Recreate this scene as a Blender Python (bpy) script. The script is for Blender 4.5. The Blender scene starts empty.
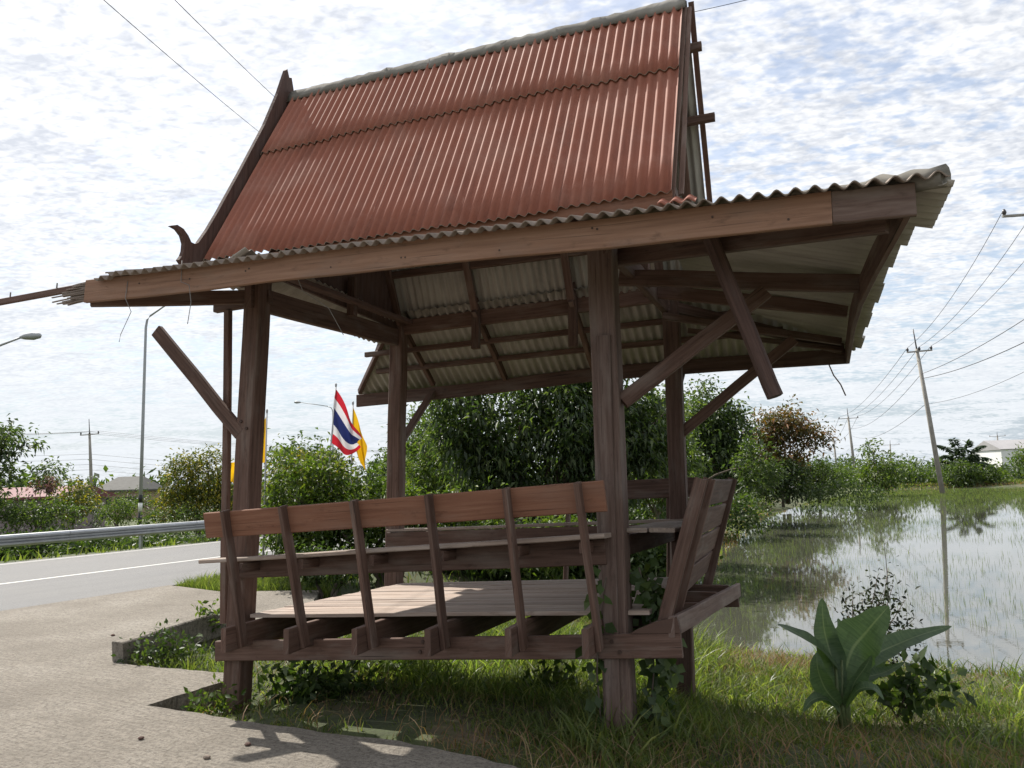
import bpy, math, random
import numpy as np
from mathutils import Vector, Matrix
R = math.radians
random.seed(7); rng = np.random.default_rng(7)
S = bpy.context.scene; COL = S.collection
SUN_AZ, SUN_EL = -38.4, 52.2          # azimuth clockwise from +Y

# ------------------------------------------------------------------ camera
FPX = 745.0; PITCH, ROLL = R(7.4), R(1.9); CAM = np.array([0., 0., 1.6])
fw = np.array([0, math.cos(PITCH), math.sin(PITCH)]); u0 = np.array([0, -math.sin(PITCH), math.cos(PITCH)]); r0 = np.array([1., 0, 0])
rt = math.cos(ROLL)*r0 - math.sin(ROLL)*u0; up = math.sin(ROLL)*r0 + math.cos(ROLL)*u0
cd = bpy.data.cameras.new('camera'); cam = bpy.data.objects.new('camera', cd); COL.objects.link(cam)
cd.sensor_width = 36; cd.lens = 36*FPX/1024; cd.clip_end = 20000; cd.clip_start = .05
cam.matrix_world = Matrix((( rt[0], up[0], -fw[0], 0), (rt[1], up[1], -fw[1], 0), (rt[2], up[2], -fw[2], 1.6), (0, 0, 0, 1)))
S.camera = cam
def ray(px, py): return fw*FPX + rt*(px-512) + up*(384-py)
def atY(px, py, Y):
    d = ray(px, py); return CAM + d*(Y/d[1])
def atZ(px, py, z):
    d = ray(px, py); return CAM + d*((z-1.6)/d[2])

# ------------------------------------------------------------------ tags
def tag(o, label=None, cat=None, group=None, kind=None):
    if label: o['label'] = label
    if cat: o['category'] = cat
    if group: o['group'] = group
    if kind: o['kind'] = kind
    return o
def empty(name, loc, rz=0):
    o = bpy.data.objects.new(name, None); COL.objects.link(o); o.location = loc; o.rotation_euler.z = rz; o.empty_display_size = .2
    return o
def copy_tree(o, parent=None):
    c = o.copy(); COL.objects.link(c); c.parent = parent
    for ch in list(o.children): copy_tree(ch, c)
    return c

# ------------------------------------------------------------------ materials
def newmat(name):
    m = bpy.data.materials.new(name); m.use_nodes = True; nt = m.node_tree; nt.nodes.clear()
    out = nt.nodes.new('ShaderNodeOutputMaterial'); b = nt.nodes.new('ShaderNodeBsdfPrincipled')
    nt.links.new(b.outputs[0], out.inputs[0]); return m, nt, b, out
def N(nt, t, **k):
    n = nt.nodes.new(t)
    for a, v in k.items():
        if a in n.inputs.keys() if isinstance(a, str) else False: n.inputs[a].default_value = v
        else: setattr(n, a, v)
    return n
def noise(nt, vec, scale, detail=4, rough=.55, dist=0.0, dim=None):
    n = nt.nodes.new('ShaderNodeTexNoise'); n.inputs['Scale'].default_value = scale; n.inputs['Detail'].default_value = detail
    n.inputs['Roughness'].default_value = rough; n.inputs['Distortion'].default_value = dist
    if vec is not None: nt.links.new(vec, n.inputs['Vector'])
    return n.outputs['Fac']
def ramp(nt, fac, stops):
    n = nt.nodes.new('ShaderNodeValToRGB'); e = n.color_ramp.elements
    while len(e) < len(stops): e.new(.5)
    for i, (p, c) in enumerate(stops):
        e[i].position = p; e[i].color = (c[0], c[1], c[2], 1) if not isinstance(c, (int, float)) else (c, c, c, 1)
    nt.links.new(fac, n.inputs[0]); return n.outputs[0]
def mix(nt, fac, a, b, mode='MIX'):
    n = nt.nodes.new('ShaderNodeMix'); n.data_type = 'RGBA'; n.blend_type = mode
    for s, v in ((n.inputs[0], fac), (n.inputs[6], a), (n.inputs[7], b)):
        if hasattr(v, 'is_linked') or isinstance(v, bpy.types.NodeSocket): nt.links.new(v, s)
        elif isinstance(v, (int, float)): s.default_value = v
        else: s.default_value = (v[0], v[1], v[2], 1)
    return n.outputs[2]
def bump(nt, b, h, strength, dist=.02):
    n = nt.nodes.new('ShaderNodeBump'); n.inputs['Strength'].default_value = strength; n.inputs['Distance'].default_value = dist
    nt.links.new(h, n.inputs['Height']); nt.links.new(n.outputs[0], b.inputs['Normal'])
def mapping(nt, vec, scale, loc=None):
    n = nt.nodes.new('ShaderNodeMapping'); n.inputs['Scale'].default_value = scale
    nt.links.new(vec, n.inputs['Vector'])
    if loc is not None: nt.links.new(loc, n.inputs['Location'])
    return n.outputs[0]
def texco(nt, o): return nt.nodes.new('ShaderNodeTexCoord').outputs[o]

def wood(name, dark, mid, light, rough=.75, grey=(.22, .2, .18), greyamt=.25):
    m, nt, b, _ = newmat(name)
    oi = nt.nodes.new('ShaderNodeObjectInfo'); cmb = nt.nodes.new('ShaderNodeCombineXYZ')
    mul = nt.nodes.new('ShaderNodeMath'); mul.operation = 'MULTIPLY'; mul.inputs[1].default_value = 57
    nt.links.new(oi.outputs['Random'], mul.inputs[0]); nt.links.new(mul.outputs[0], cmb.inputs[0]); nt.links.new(mul.outputs[0], cmb.inputs[1])
    uv = texco(nt, 'UV')
    g = noise(nt, mapping(nt, uv, (1.6, 34, 1), cmb.outputs[0]), 1.0, 6, .65, .4)
    c = ramp(nt, g, [(.28, dark), (.5, mid), (.74, light)])
    big = noise(nt, mapping(nt, uv, (1.0, 3.5, 1), cmb.outputs[0]), 1.7, 4, .6)
    c = mix(nt, ramp(nt, big, [(.5, 0.0), (.68, greyamt)]), c, grey)
    st = noise(nt, mapping(nt, uv, (3, 7, 1), cmb.outputs[0]), 2.1, 5, .7)
    c = mix(nt, ramp(nt, st, [(.58, 0.0), (.72, .55)]), c, tuple(x*.45 for x in dark))
    cr = noise(nt, mapping(nt, uv, (.9, 70, 1), cmb.outputs[0]), 1.0, 3, .6, .2)
    c = mix(nt, ramp(nt, cr, [(.30, .8), (.36, 0.0)]), c, tuple(x*.3 for x in dark))
    v = nt.nodes.new('ShaderNodeHueSaturation'); nt.links.new(c, v.inputs['Color'])
    mr = nt.nodes.new('ShaderNodeMapRange'); mr.inputs['To Min'].default_value = .8; mr.inputs['To Max'].default_value = 1.2
    nt.links.new(oi.outputs['Random'], mr.inputs[0]); nt.links.new(mr.outputs[0], v.inputs['Value'])
    nt.links.new(v.outputs[0], b.inputs['Base Color']); b.inputs['Roughness'].default_value = rough; b.inputs['Specular IOR Level'].default_value = .3
    bump(nt, b, g, .5, .006)
    return m
def plain(name, col, rough=.6, var=.15, scale=6, metal=0, bmp=0, spec=.4):
    m, nt, b, _ = newmat(name)
    o = texco(nt, 'Object'); n = noise(nt, o, scale, 5, .6)
    c = ramp(nt, n, [(.3, tuple(x*(1-var) for x in col)), (.7, tuple(min(1, x*(1+var)) for x in col))])
    nt.links.new(c, b.inputs['Base Color']); b.inputs['Roughness'].default_value = rough; b.inputs['Metallic'].default_value = metal
    b.inputs['Specular IOR Level'].default_value = spec
    if bmp: bump(nt, b, n, bmp)
    return m
def leafmat(name, c1, c2, c3, transl=.35, rough=.5, spec=.4):
    m, nt, b, out = newmat(name)
    g = nt.nodes.new('ShaderNodeNewGeometry')
    c = ramp(nt, g.outputs['Random Per Island'], [(.05, c1), (.55, c2), (.95, c3)])
    big = noise(nt, texco(nt, 'Object'), .9, 3)
    c = mix(nt, ramp(nt, big, [(.35, 0.0), (.7, .5)]), c, c1)
    nt.links.new(c, b.inputs['Base Color']); b.inputs['Roughness'].default_value = rough; b.inputs['Specular IOR Level'].default_value = spec
    t = nt.nodes.new('ShaderNodeBsdfTranslucent')
    tc = mix(nt, 1.0, c, (1.6, 1.75, .6), 'MULTIPLY'); nt.links.new(tc, t.inputs[0])
    ms = nt.nodes.new('ShaderNodeMixShader'); ms.inputs[0].default_value = transl
    nt.links.new(b.outputs[0], ms.inputs[1]); nt.links.new(t.outputs[0], ms.inputs[2]); nt.links.new(ms.outputs[0], out.inputs[0])
    return m
M = {}
M['wood'] = wood('wood_dark_red', (.060, .033, .024), (.112, .065, .048), (.165, .104, .081), grey=(.20, .165, .14), greyamt=.5)
M['fascia'] = wood('wood_orange', (.20, .108, .068), (.27, .152, .097), (.33, .20, .135), grey=(.21, .15, .115), greyamt=.45)
M['brown'] = wood('wood_brown', (.155, .066, .038), (.21, .096, .057), (.255, .13, .082), grey=(.19, .13, .10), greyamt=.3)
M['post_grey'] = wood('wood_post_grey', (.075, .047, .037), (.128, .084, .067), (.185, .135, .112), grey=(.22, .18, .155), greyamt=.5)
M['grey'] = wood('wood_weathered', (.13, .10, .08), (.23, .18, .145), (.33, .27, .225), grey=(.36, .33, .3), greyamt=.4)
M['deck'] = wood('wood_deck', (.20, .145, .115), (.31, .24, .195), (.40, .325, .27), grey=(.42, .37, .33), greyamt=.5)

def sheetmat(name, base, dirt, pale, rough, dirtamt=.7, axis=None):
    m, nt, b, _ = newmat(name)
    o = texco(nt, 'UV')
    n1 = noise(nt, mapping(nt, o, (1.2, 9, 1)), 1.0, 6, .65); n2 = noise(nt, o, 1.6, 5, .65, .6); n3 = noise(nt, o, 40, 3, .7)
    c = mix(nt, ramp(nt, n1, [(.4, 0.0), (.75, dirtamt)]), base, dirt)
    c = mix(nt, ramp(nt, n2, [(.48, 0.0), (.70, .6)]), c, pale)
    n4 = noise(nt, mapping(nt, o, (.5, 2.2, 1)), 2.0, 6, .7, .3); c = mix(nt, ramp(nt, n4, [(.55, 0.0), (.75, .6)]), c, tuple(x*.5 for x in dirt))
    c = mix(nt, ramp(nt, n3, [(.6, 0.0), (.75, .25)]), c, tuple(x*.4 for x in base))
    nt.links.new(c, b.inputs['Base Color']); b.inputs['Roughness'].default_value = rough; b.inputs['Specular IOR Level'].default_value = .2
    bump(nt, b, n3, .15, .003)
    return m
M['red_sheet'] = sheetmat('red_painted_sheet', (.30, .112, .073), (.225, .098, .073), (.36, .19, .145), .72, .65)
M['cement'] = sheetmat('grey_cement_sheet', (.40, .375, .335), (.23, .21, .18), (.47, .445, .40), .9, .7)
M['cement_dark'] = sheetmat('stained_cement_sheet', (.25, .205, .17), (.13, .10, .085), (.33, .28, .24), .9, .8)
M['mortar'] = sheetmat('ridge_mortar', (.21, .195, .17), (.09, .085, .075), (.36, .34, .31), .95, .8)
M['gable'] = wood('gable_board_brown', (.06, .034, .028), (.10, .058, .046), (.14, .085, .07), grey=(.15, .12, .11), greyamt=.3)

# ------------------------------------------------------------------ mesh builder
class MB:
    def __init__(s): s.v = []; s.f = []; s.uv = []; s.m = []; s.sm = []
    def face(s, idx, uv=None, m=0, sm=False):
        s.f.append(tuple(idx)); s.uv.append(uv or [(0, 0)]*len(idx)); s.m.append(m); s.sm.append(sm)
    def loft(s, rings, ulen, vlen, m=0, sm=False, caps=True):
        b = len(s.v); n = len(rings[0])
        for r in rings: s.v.extend([tuple(p) for p in r])
        for i in range(len(rings)-1):
            for j in range(n):
                k = (j+1) % n; v1 = vlen[j+1]
                s.face((b+i*n+j, b+i*n+k, b+(i+1)*n+k, b+(i+1)*n+j), [(ulen[i], vlen[j]), (ulen[i], v1), (ulen[i+1], v1), (ulen[i+1], vlen[j])], m, sm)
        if caps:
            s.face([b+j for j in reversed(range(n))], [(.01*p[0], .3*(j % 3)) for j, p in enumerate(reversed(rings[0]))], m)
            e = b+(len(rings)-1)*n
            s.face([e+j for j in range(n)], [(.01*p[0], .3*(j % 3)) for j, p in enumerate(rings[-1])], m)
    def pathbeam(s, pts, w, h, upv=(0, 0, 1), m=0, ch=.006, wob=.003):
        pts = [Vector(p) for p in pts]; rings = []; ul = []; L = 0
        for i, p in enumerate(pts):
            t = (pts[min(i+1, len(pts)-1)]-pts[max(i-1, 0)]).normalized()
            side = t.cross(Vector(upv)).normalized(); u = side.cross(t).normalized()
            if i: L += (p-pts[i-1]).length
            ul.append(L); w2, h2 = w/2, h/2; c = min(ch, w2*.45, h2*.45)
            sec = [(-w2+c, -h2), (w2-c, -h2), (w2, -h2+c), (w2, h2-c), (w2-c, h2), (-w2+c, h2), (-w2, h2-c), (-w2, -h2+c)]
            o = side*random.uniform(-wob, wob)+u*random.uniform(-wob, wob)
            rings.append([p+side*a+u*b+o for a, b in sec])
        vl = [0, w, w+ch, w+h, w+h+ch, 2*w+h, 2*w+h+ch, 2*w+2*h, 2*w+2*h+ch]
        s.loft(rings, ul, vl, m)
    def beam(s, a, b, w, h, upv=(0, 0, 1), m=0, ch=.006, wob=.003, n=4):
        a, b = Vector(a), Vector(b)
        s.pathbeam([a.lerp(b, i/n) for i in range(n+1)], w, h, upv, m, ch, wob)
    def tube(s, pts, rad, n=8, m=0, caps=True):
        pts = [Vector(p) for p in pts]; rings = []; ul = []; L = 0
        ref = Vector((.13, .21, 1)).normalized()
        for i, p in enumerate(pts):
            t = (pts[min(i+1, len(pts)-1)]-pts[max(i-1, 0)]).normalized()
            rf = ref if abs(t.dot(ref)) < .95 else Vector((1, 0, 0))
            a = t.cross(rf).normalized(); b = a.cross(t)
            if i: L += (p-pts[i-1]).length
            ul.append(L); r = rad[i] if hasattr(rad, '__len__') else rad
            rings.append([p+a*(r*math.cos(2*math.pi*k/n))+b*(r*math.sin(2*math.pi*k/n)) for k in range(n)])
        s.loft(rings, ul, [.05*k for k in range(n+1)], m, True, caps)
    def box(s, x0, x1, y0, y1, z0, z1, m=0):
        b = len(s.v); s.v += [(x0, y0, z0), (x1, y0, z0), (x1, y1, z0), (x0, y1, z0), (x0, y0, z1), (x1, y0, z1), (x1, y1, z1), (x0, y1, z1)]
        for q in ((3, 2, 1, 0), (4, 5, 6, 7), (0, 1, 5, 4), (1, 2, 6, 5), (2, 3, 7, 6), (3, 0, 4, 7)):
            s.face([b+i for i in q], [(s.v[b+i][0]+s.v[b+i][1], s.v[b+i][2]) for i in q], m)
    def prism(s, outline, off, m=0):
        off = Vector(off); b = len(s.v); n = len(outline)
        s.v += [tuple(Vector(p)) for p in outline]+[tuple(Vector(p)+off) for p in outline]
        uvs = [(p[2]*1.0, p[1]) for p in outline]
        s.face(range(n), uvs, m); s.face([b+n+i for i in reversed(range(n))] if False else [b+n+i for i in reversed(range(n))], list(reversed(uvs)), m)
        s.f[-2] = tuple(b+i for i in range(n))
        for i in range(n):
            k = (i+1) % n; s.face((b+i, b+n+i, b+n+k, b+k), [(0, 0), (.05, 0), (.05, .2), (0, .2)], m)
    def sheet(s, start, end, w0, w1, pitch, amp, nrm, top=0, bot=1, nl=3, seg=8, th=.007, phase=0.0, jit=0):
        nrm = Vector(nrm).normalized(); nw = max(2, int(round((w1-w0)/pitch*seg))); b = len(s.v)
        def P(i, j, off):
            w = w0+(w1-w0)*i/nw; A, B = Vector(start(w)), Vector(end(w)); p = A.lerp(B, j/nl)
            return p+nrm*(amp*math.sin(2*math.pi*w/pitch+phase)+off)
        for off in (0, -th):
            for i in range(nw+1):
                for j in range(nl+1): s.v.append(tuple(P(i, j, off)))
        K = (nw+1)*(nl+1); L = (Vector(start(w0))-Vector(end(w0))).length
        def id(i, j, t=0): return b+t*K+i*(nl+1)+j
        def uv(i, j): return ((Vector(s.v[id(i, j)])-Vector(s.v[id(i, 0)])).length, w0+(w1-w0)*i/nw)
        for i in range(nw):
            for j in range(nl):
                q = [(i, j), (i+1, j), (i+1, j+1), (i, j+1)]
                s.face([id(*a) for a in q], [uv(*a) for a in q], top, True)
                s.face([id(*a, 1) for a in reversed(q)], [uv(*a) for a in reversed(q)], bot, True)
            for j in (0, nl): s.face([id(i, j), id(i, j, 1), id(i+1, j, 1), id(i+1, j)], [(0, i*.01), (.01, i*.01), (.01, i*.01+.01), (0, i*.01+.01)], bot)
        for i in (0, nw):
            for j in range(nl): s.face([id(i, j), id(i, j+1), id(i, j+1, 1), id(i, j, 1)], None, bot)
    def build(s, name, mats, parent=None):
        me = bpy.data.meshes.new(name); me.from_pydata(s.v, [], s.f)
        ul = me.uv_layers.new(name='UVMap'); flat = np.array([c for u in s.uv for p in u for c in p], dtype=np.float32)
        ul.data.foreach_set('uv', flat)
        me.polygons.foreach_set('material_index', s.m); me.polygons.foreach_set('use_smooth', s.sm)
        for m in (mats if isinstance(mats, (list, tuple)) else [mats]): me.materials.append(m)
        me.update()
        o = bpy.data.objects.new(name, me); COL.objects.link(o); o.parent = parent
        return o
def npmesh(name, v, tris, mat, parent=None, k=3):
    v = np.asarray(v, dtype=np.float32).reshape(-1, 3); f = np.asarray(tris, dtype=np.int32).reshape(-1, k)
    me = bpy.data.meshes.new(name); me.vertices.add(len(v)); me.vertices.foreach_set('co', v.ravel())
    me.loops.add(f.size); me.loops.foreach_set('vertex_index', f.ravel()); me.polygons.add(len(f))
    me.polygons.foreach_set('loop_start', np.arange(0, f.size, k, dtype=np.int32)); me.update(calc_edges=True)
    me.materials.append(mat); o = bpy.data.objects.new(name, me); COL.objects.link(o); o.parent = parent
    return o

# ------------------------------------------------------------------ world, sun, view
w = bpy.data.worlds.new('World'); S.world = w; w.use_nodes = True; nt = w.node_tree; nt.nodes.clear()
wo = nt.nodes.new('ShaderNodeOutputWorld'); bg = nt.nodes.new('ShaderNodeBackground'); nt.links.new(bg.outputs[0], wo.inputs[0])
sky = nt.nodes.new('ShaderNodeTexSky'); sky.sky_type = 'NISHITA'; sky.sun_disc = False
sky.sun_elevation = R(SUN_EL); sky.sun_rotation = R(SUN_AZ); sky.dust_density = 1.5; sky.air_density = 1.0; sky.ozone_density = 1.5
gen = texco(nt, 'Generated'); sep = nt.nodes.new('ShaderNodeSeparateXYZ'); nt.links.new(gen, sep.inputs[0])
def math_(op, a, b=None):
    n = nt.nodes.new('ShaderNodeMath'); n.operation = op
    for i, v in enumerate((a, b)):
        if v is None: continue
        if isinstance(v, (int, float)): n.inputs[i].default_value = v
        else: nt.links.new(v, n.inputs[i])
    return n.outputs[0]
zc = math_('ADD', math_('MAXIMUM', sep.outputs[2], 0.0), .10)
cx = nt.nodes.new('ShaderNodeCombineXYZ'); nt.links.new(math_('DIVIDE', sep.outputs[0], zc), cx.inputs[0]); nt.links.new(math_('DIVIDE', sep.outputs[1], zc), cx.inputs[1])
rotm = nt.nodes.new('ShaderNodeMapping'); rotm.inputs['Rotation'].default_value = (0, 0, R(28)); rotm.inputs['Scale'].default_value = (1, 1.5, 1); nt.links.new(cx.outputs[0], rotm.inputs[0])
pv = rotm.outputs[0]
big = noise(nt, pv, .55, 3, .55, .3); med = noise(nt, pv, 3.2, 3, .5, .4); cell = noise(nt, pv, 17.0, 2.2, .5, .25); fine = noise(nt, pv, 48.0, 2, .5, .2)
dens = math_('ADD', math_('ADD', math_('MULTIPLY', big, .80), math_('MULTIPLY', med, .50)), math_('ADD', math_('MULTIPLY', cell, .55), math_('MULTIPLY', fine, .17)))
mrn = nt.nodes.new('ShaderNodeMapRange'); mrn.interpolation_type = 'SMOOTHSTEP'; nt.links.new(dens, mrn.inputs[0])
mrn.inputs['From Min'].default_value = .87; mrn.inputs['From Max'].default_value = 1.05; mrn.inputs['To Min'].default_value = .36; mrn.inputs['To Max'].default_value = .97
# thin veil towards the horizon, where one looks through more cloud; thicker cloud is a little greyer; forward scattering near the sun
sd = (math.sin(R(SUN_AZ))*math.cos(R(SUN_EL)), math.cos(R(SUN_AZ))*math.cos(R(SUN_EL)), math.sin(R(SUN_EL)))
dt = nt.nodes.new('ShaderNodeVectorMath'); dt.operation = 'DOT_PRODUCT'; nt.links.new(gen, dt.inputs[0]); dt.inputs[1].default_value = sd
glow = math_('ADD', math_('MULTIPLY', math_('POWER', math_('MAXIMUM', dt.outputs['Value'], 0.0), 5.0), .12), .84)
dusky = math_('ADD', math_('MULTIPLY', noise(nt, pv, 6.0, 4, .55, .6), .5), math_('MULTIPLY', noise(nt, pv, 32, 3, .5, .3), .5))
cc = ramp(nt, dusky, [(.38, (3.9, 4.1, 4.5)), (.58, (5.9, 5.95, 6.05))])
cm = nt.nodes.new('ShaderNodeVectorMath'); cm.operation = 'SCALE'; nt.links.new(cc, cm.inputs[0]); nt.links.new(glow, cm.inputs['Scale'])
skc = nt.nodes.new('ShaderNodeVectorMath'); skc.operation = 'MULTIPLY'; nt.links.new(sky.outputs[0], skc.inputs[0]); skc.inputs[1].default_value = (.95, .90, .84)
hz = nt.nodes.new('ShaderNodeMapRange'); hz.interpolation_type = 'SMOOTHSTEP'; nt.links.new(sep.outputs[2], hz.inputs[0])
hz.inputs['From Min'].default_value = -.02; hz.inputs['From Max'].default_value = .34; hz.inputs['To Min'].default_value = .86; hz.inputs['To Max'].default_value = 0.0
low = mix(nt, ramp(nt, dens, [(.88, 0.0), (1.0, 1.0)]), (2.4, 2.85, 3.3), (4.0, 4.25, 4.5))
final = mix(nt, hz.outputs[0], mix(nt, mrn.outputs[0], skc.outputs[0], cm.outputs[0]), low)
nt.links.new(final, bg.inputs[0]); bg.inputs[1].default_value = .10
sl = bpy.data.lights.new('sun', 'SUN'); sl.energy = 3.4; sl.angle = R(.53); sl.color = (1, .95, .87)
so = bpy.data.objects.new('sun', sl); COL.objects.link(so); so.location = (-20, 40, 60)
so.rotation_euler = Vector(sd).to_track_quat('Z', 'Y').to_euler()
S.view_settings.view_transform = 'Standard'; S.view_settings.look = 'None'; S.view_settings.gamma = 1; S.view_settings.exposure = 1.10
S.view_settings.use_curve_mapping = False
S.cycles.max_bounces = 6; S.cycles.diffuse_bounces = 4; S.cycles.transmission_bounces = 4; S.cycles.transparent_max_bounces = 6
S.cycles.use_denoising = True; S.cycles.sample_clamp_indirect = 6
S.cycles.caustics_reflective = False; S.cycles.caustics_refractive = False

# ------------------------------------------------------------------ ground frame: r = metres towards the road, t = metres along the road
def rt_(x, y): return -.866*x+.5*y, .5*x+.866*y
def xy(r, t): return -.866*r+.5*t, .5*r+.866*t
WATER = -.65
shore = [(1.2, 10.6), (2.6, 13.5), (7.5, 27), (13.5, 42), (22, 62), (33, 80), (75, 68), (160, 40), (260, -60), (150, -75), (20, -.2)]
def sd_poly(px, py, poly):
    d = np.full(px.shape, 1e9); inside = np.zeros(px.shape, bool); n = len(poly)
    for i in range(n):
        ax, ay = poly[i]; bx, by = poly[(i+1) % n]; ex, ey = bx-ax, by-ay
        t = np.clip(((px-ax)*ex+(py-ay)*ey)/(ex*ex+ey*ey), 0, 1)
        d = np.minimum(d, np.hypot(px-ax-t*ex, py-ay-t*ey))
        c = ((ay > py) != (by > py)) & (px < (bx-ax)*(py-ay)/((by-ay) if by != ay else 1e-9)+ax)
        inside ^= c
    return np.where(inside, -d, d)
slab = [(-6.06, 13.26), (-4.75, 12.2), (-3.1, 12.0), (-2.75, 9.7), (-3.28, 8.66), (-3.93, 7.45), (-3.6, 7.25), (-2.62, 6.86), (-2.50, 6.62), (-2.86, 5.92), (-1.79, 5.37), (-1.2, 5.1), (-.78, 4.94), (-.26, 4.62), (.39, 4.07), (3.0, 2.55), (9, -.9), (9, -9), (-18.9, -9)]
def wav(x, y, k, p): return np.sin(x*k+p)*np.cos(y*k*.83+1.7*p)+.5*np.sin(x*k*2.3+y*k*1.9+p)
def H(x, y):
    x = np.asarray(x, float); y = np.asarray(y, float); r, t = rt_(x, y)
    d = sd_poly(x, y, shore)
    land = np.interp(d, [-6, -1.2, 0, .8, 3.0, 4.75, 6.3, 7], [-1.05, -.85, -.66, -.61, -.50, -.075, -.04, -.04])
    far = np.interp(d, [-6, -1.2, 0, 1.5, 4, 30], [-1.05, -.85, -.66, -.35, -.25, -.2])
    k = np.clip((np.hypot(x, y)-22)/12, 0, 1); z = land*(1-k)+far*k
    road = np.interp(r, [8.5, 11.2, 20.7, 22.2, 25], [0, 1, 1, .6, 0])
    z = z*(1-road)-.05*road
    beyond = np.clip((r-22)/3, 0, 1); z = np.where(r > 22, z*(1-beyond)-.9*beyond, z)
    z = z+wav(x, y, 2.1, .4)*.018*(r < 11)+wav(x, y, .13, 2)*.06*(np.hypot(x, y) > 40)
    z = z-.17*np.exp(-((x+2.45)**2+(y-6.3)**2)/.16)
    ins = sd_poly(x, y, slab)
    z = np.where(ins < .05, np.minimum(z, -.17), z)
    return np.where(t < 3.0, np.minimum(z, -.17-.02*np.clip(3-t, 0, 20)), z)
def axis(lo, hi, dense0, dense1, step, grow=1.22):
    a = list(np.arange(dense0, dense1+1e-6, step)); s = step; p = a[-1]
    while p < hi: s *= grow; p += s; a.append(p)
    s = step; p = a[0]
    while p > lo: s *= grow; p -= s; a.insert(0, p)
    return np.array(a)
gx = axis(-6000, 6000, -9, 9, .18); gy = axis(-400, 8000, 2.5, 16, .18, 1.16)
X, Y = np.meshgrid(gx, gy); Z = H(X, Y); nx = len(gx)
idx = np.arange(X.size).reshape(X.shape)
q = np.stack([idx[:-1, :-1], idx[:-1, 1:], idx[1:, 1:], idx[1:, :-1]], -1).reshape(-1, 4)
m, nt, b, _ = newmat('soil_and_grass')
o_ = texco(nt, 'Object'); n1 = noise(nt, o_, 1.3, 6, .65); n2 = noise(nt, o_, 14, 4, .7); n3 = noise(nt, o_, .05, 4, .6)
c = ramp(nt, n1, [(.35, (.035, .045, .018)), (.5, (.06, .075, .025)), (.66, (.115, .085, .05))])
c = mix(nt, ramp(nt, n2, [(.45, 0.0), (.7, .6)]), c, (.03, .03, .016)); c = mix(nt, ramp(nt, n3, [(.45, 0.0), (.6, .6)]), c, (.075, .10, .03))
nt.links.new(c, b.inputs['Base Color']); b.inputs['Roughness'].default_value = .95; bump(nt, b, n2, .6, .03)
g = npmesh('ground', np.stack([X, Y, Z], -1), q, m, k=4); tag(g, kind='structure')
g.data.polygons.foreach_set('use_smooth', [True]*len(q))

# water
m, nt, b, _ = newmat('paddy_water')
o_ = texco(nt, 'Object'); n1 = noise(nt, mapping(nt, o_, (1, 1, 1)), 2.6, 4, .6, .5); n2 = noise(nt, o_, .12, 3, .6)
c = ramp(nt, n2, [(.35, (.055, .056, .042)), (.65, (.08, .08, .062))]); nt.links.new(c, b.inputs['Base Color'])
b.inputs['Roughness'].default_value = .02; b.inputs['IOR'].default_value = 2.4; b.inputs['Specular IOR Level'].default_value = .5
bump(nt, b, n1, .012, .05)
wm = MB(); pts = [(0, 8), (0, 14), (5, 28), (11, 45), (20, 66), (30, 90), (90, 80), (180, 45), (290, -60), (160, -90), (18, -2.5)]
wm.v = [(x, y, WATER) for x, y in pts]; wm.face(range(len(pts))); wo_ = wm.build('water', m); tag(wo_, kind='structure')

# concrete apron, a real slab
m, nt, b, _ = newmat('concrete')
o_ = texco(nt, 'Object'); n1 = noise(nt, o_, .9, 6, .6); n2 = noise(nt, o_, 22, 5, .75); rm = nt.nodes.new('ShaderNodeMapping'); rm.inputs['Rotation'].default_value = (0, 0, R(30)); nt.links.new(o_, rm.inputs[0])
n3 = noise(nt, mapping(nt, rm.outputs[0], (3.5, 42, 1)), 1.0, 5, .7); n4 = noise(nt, o_, 70, 2, .7)
c = ramp(nt, n1, [(.3, (.205, .18, .148)), (.52, (.275, .246, .206)), (.72, (.345, .315, .27))])
c = mix(nt, ramp(nt, n3, [(.42, 0.0), (.66, .6)]), c, (.13, .118, .10)); c = mix(nt, ramp(nt, n2, [(.50, 0.0), (.66, .7)]), c, (.12, .10, .08))
c = mix(nt, ramp(nt, n4, [(.60, 0.0), (.70, .6)]), c, (.42, .40, .37))
n5 = noise(nt, o_, 34, 3, .8); c = mix(nt, ramp(nt, n5, [(.36, .75), (.50, 0.0)]), c, (.09, .08, .068)); n6 = noise(nt, o_, 3.2, 6, .7, .6); c = mix(nt, ramp(nt, n6, [(.52, 0.0), (.70, .5)]), c, (.17, .15, .125))
nt.links.new(c, b.inputs['Base Color']); b.inputs['Roughness'].default_value = .9; b.inputs['Specular IOR Level'].default_value = .25
h = nt.nodes.new('ShaderNodeMath'); h.operation = 'ADD'; nt.links.new(n2, h.inputs[0]); nt.links.new(n3, h.inputs[1]); bump(nt, b, h.outputs[0], 1.0, .02)
M['concrete'] = m
fine = []                                   # slab outline with a slightly crumbled edge
for i in range(len(slab)):
    a, c2 = np.array(slab[i]), np.array(slab[(i+1) % len(slab)]); L = np.linalg.norm(c2-a); k = max(1, int(L/.12)) if (max(a[1], c2[1]) < 13 and min(a[1], c2[1]) > 2 and L < 6 and a[0] < 3.2) else 1
    nn = np.array([-(c2-a)[1], (c2-a)[0]])/max(L, 1e-6)
    for j in range(k): fine.append(a+(c2-a)*j/k+nn*(random.uniform(-.018, .018) if k > 1 and j else 0))
cb = MB(); n = len(fine)
cb.v = [(p[0], p[1], 0) for p in fine]+[(p[0]+random.uniform(-.02, .02), p[1]+random.uniform(-.02, .02), -.26) for p in fine]
cb.face(list(reversed(range(n))))
for i in range(n): cb.face((i, (i+1) % n, n+(i+1) % n, n+i))
ap = cb.build('concrete_pavement', M['concrete']); tag(ap, kind='structure')

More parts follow.
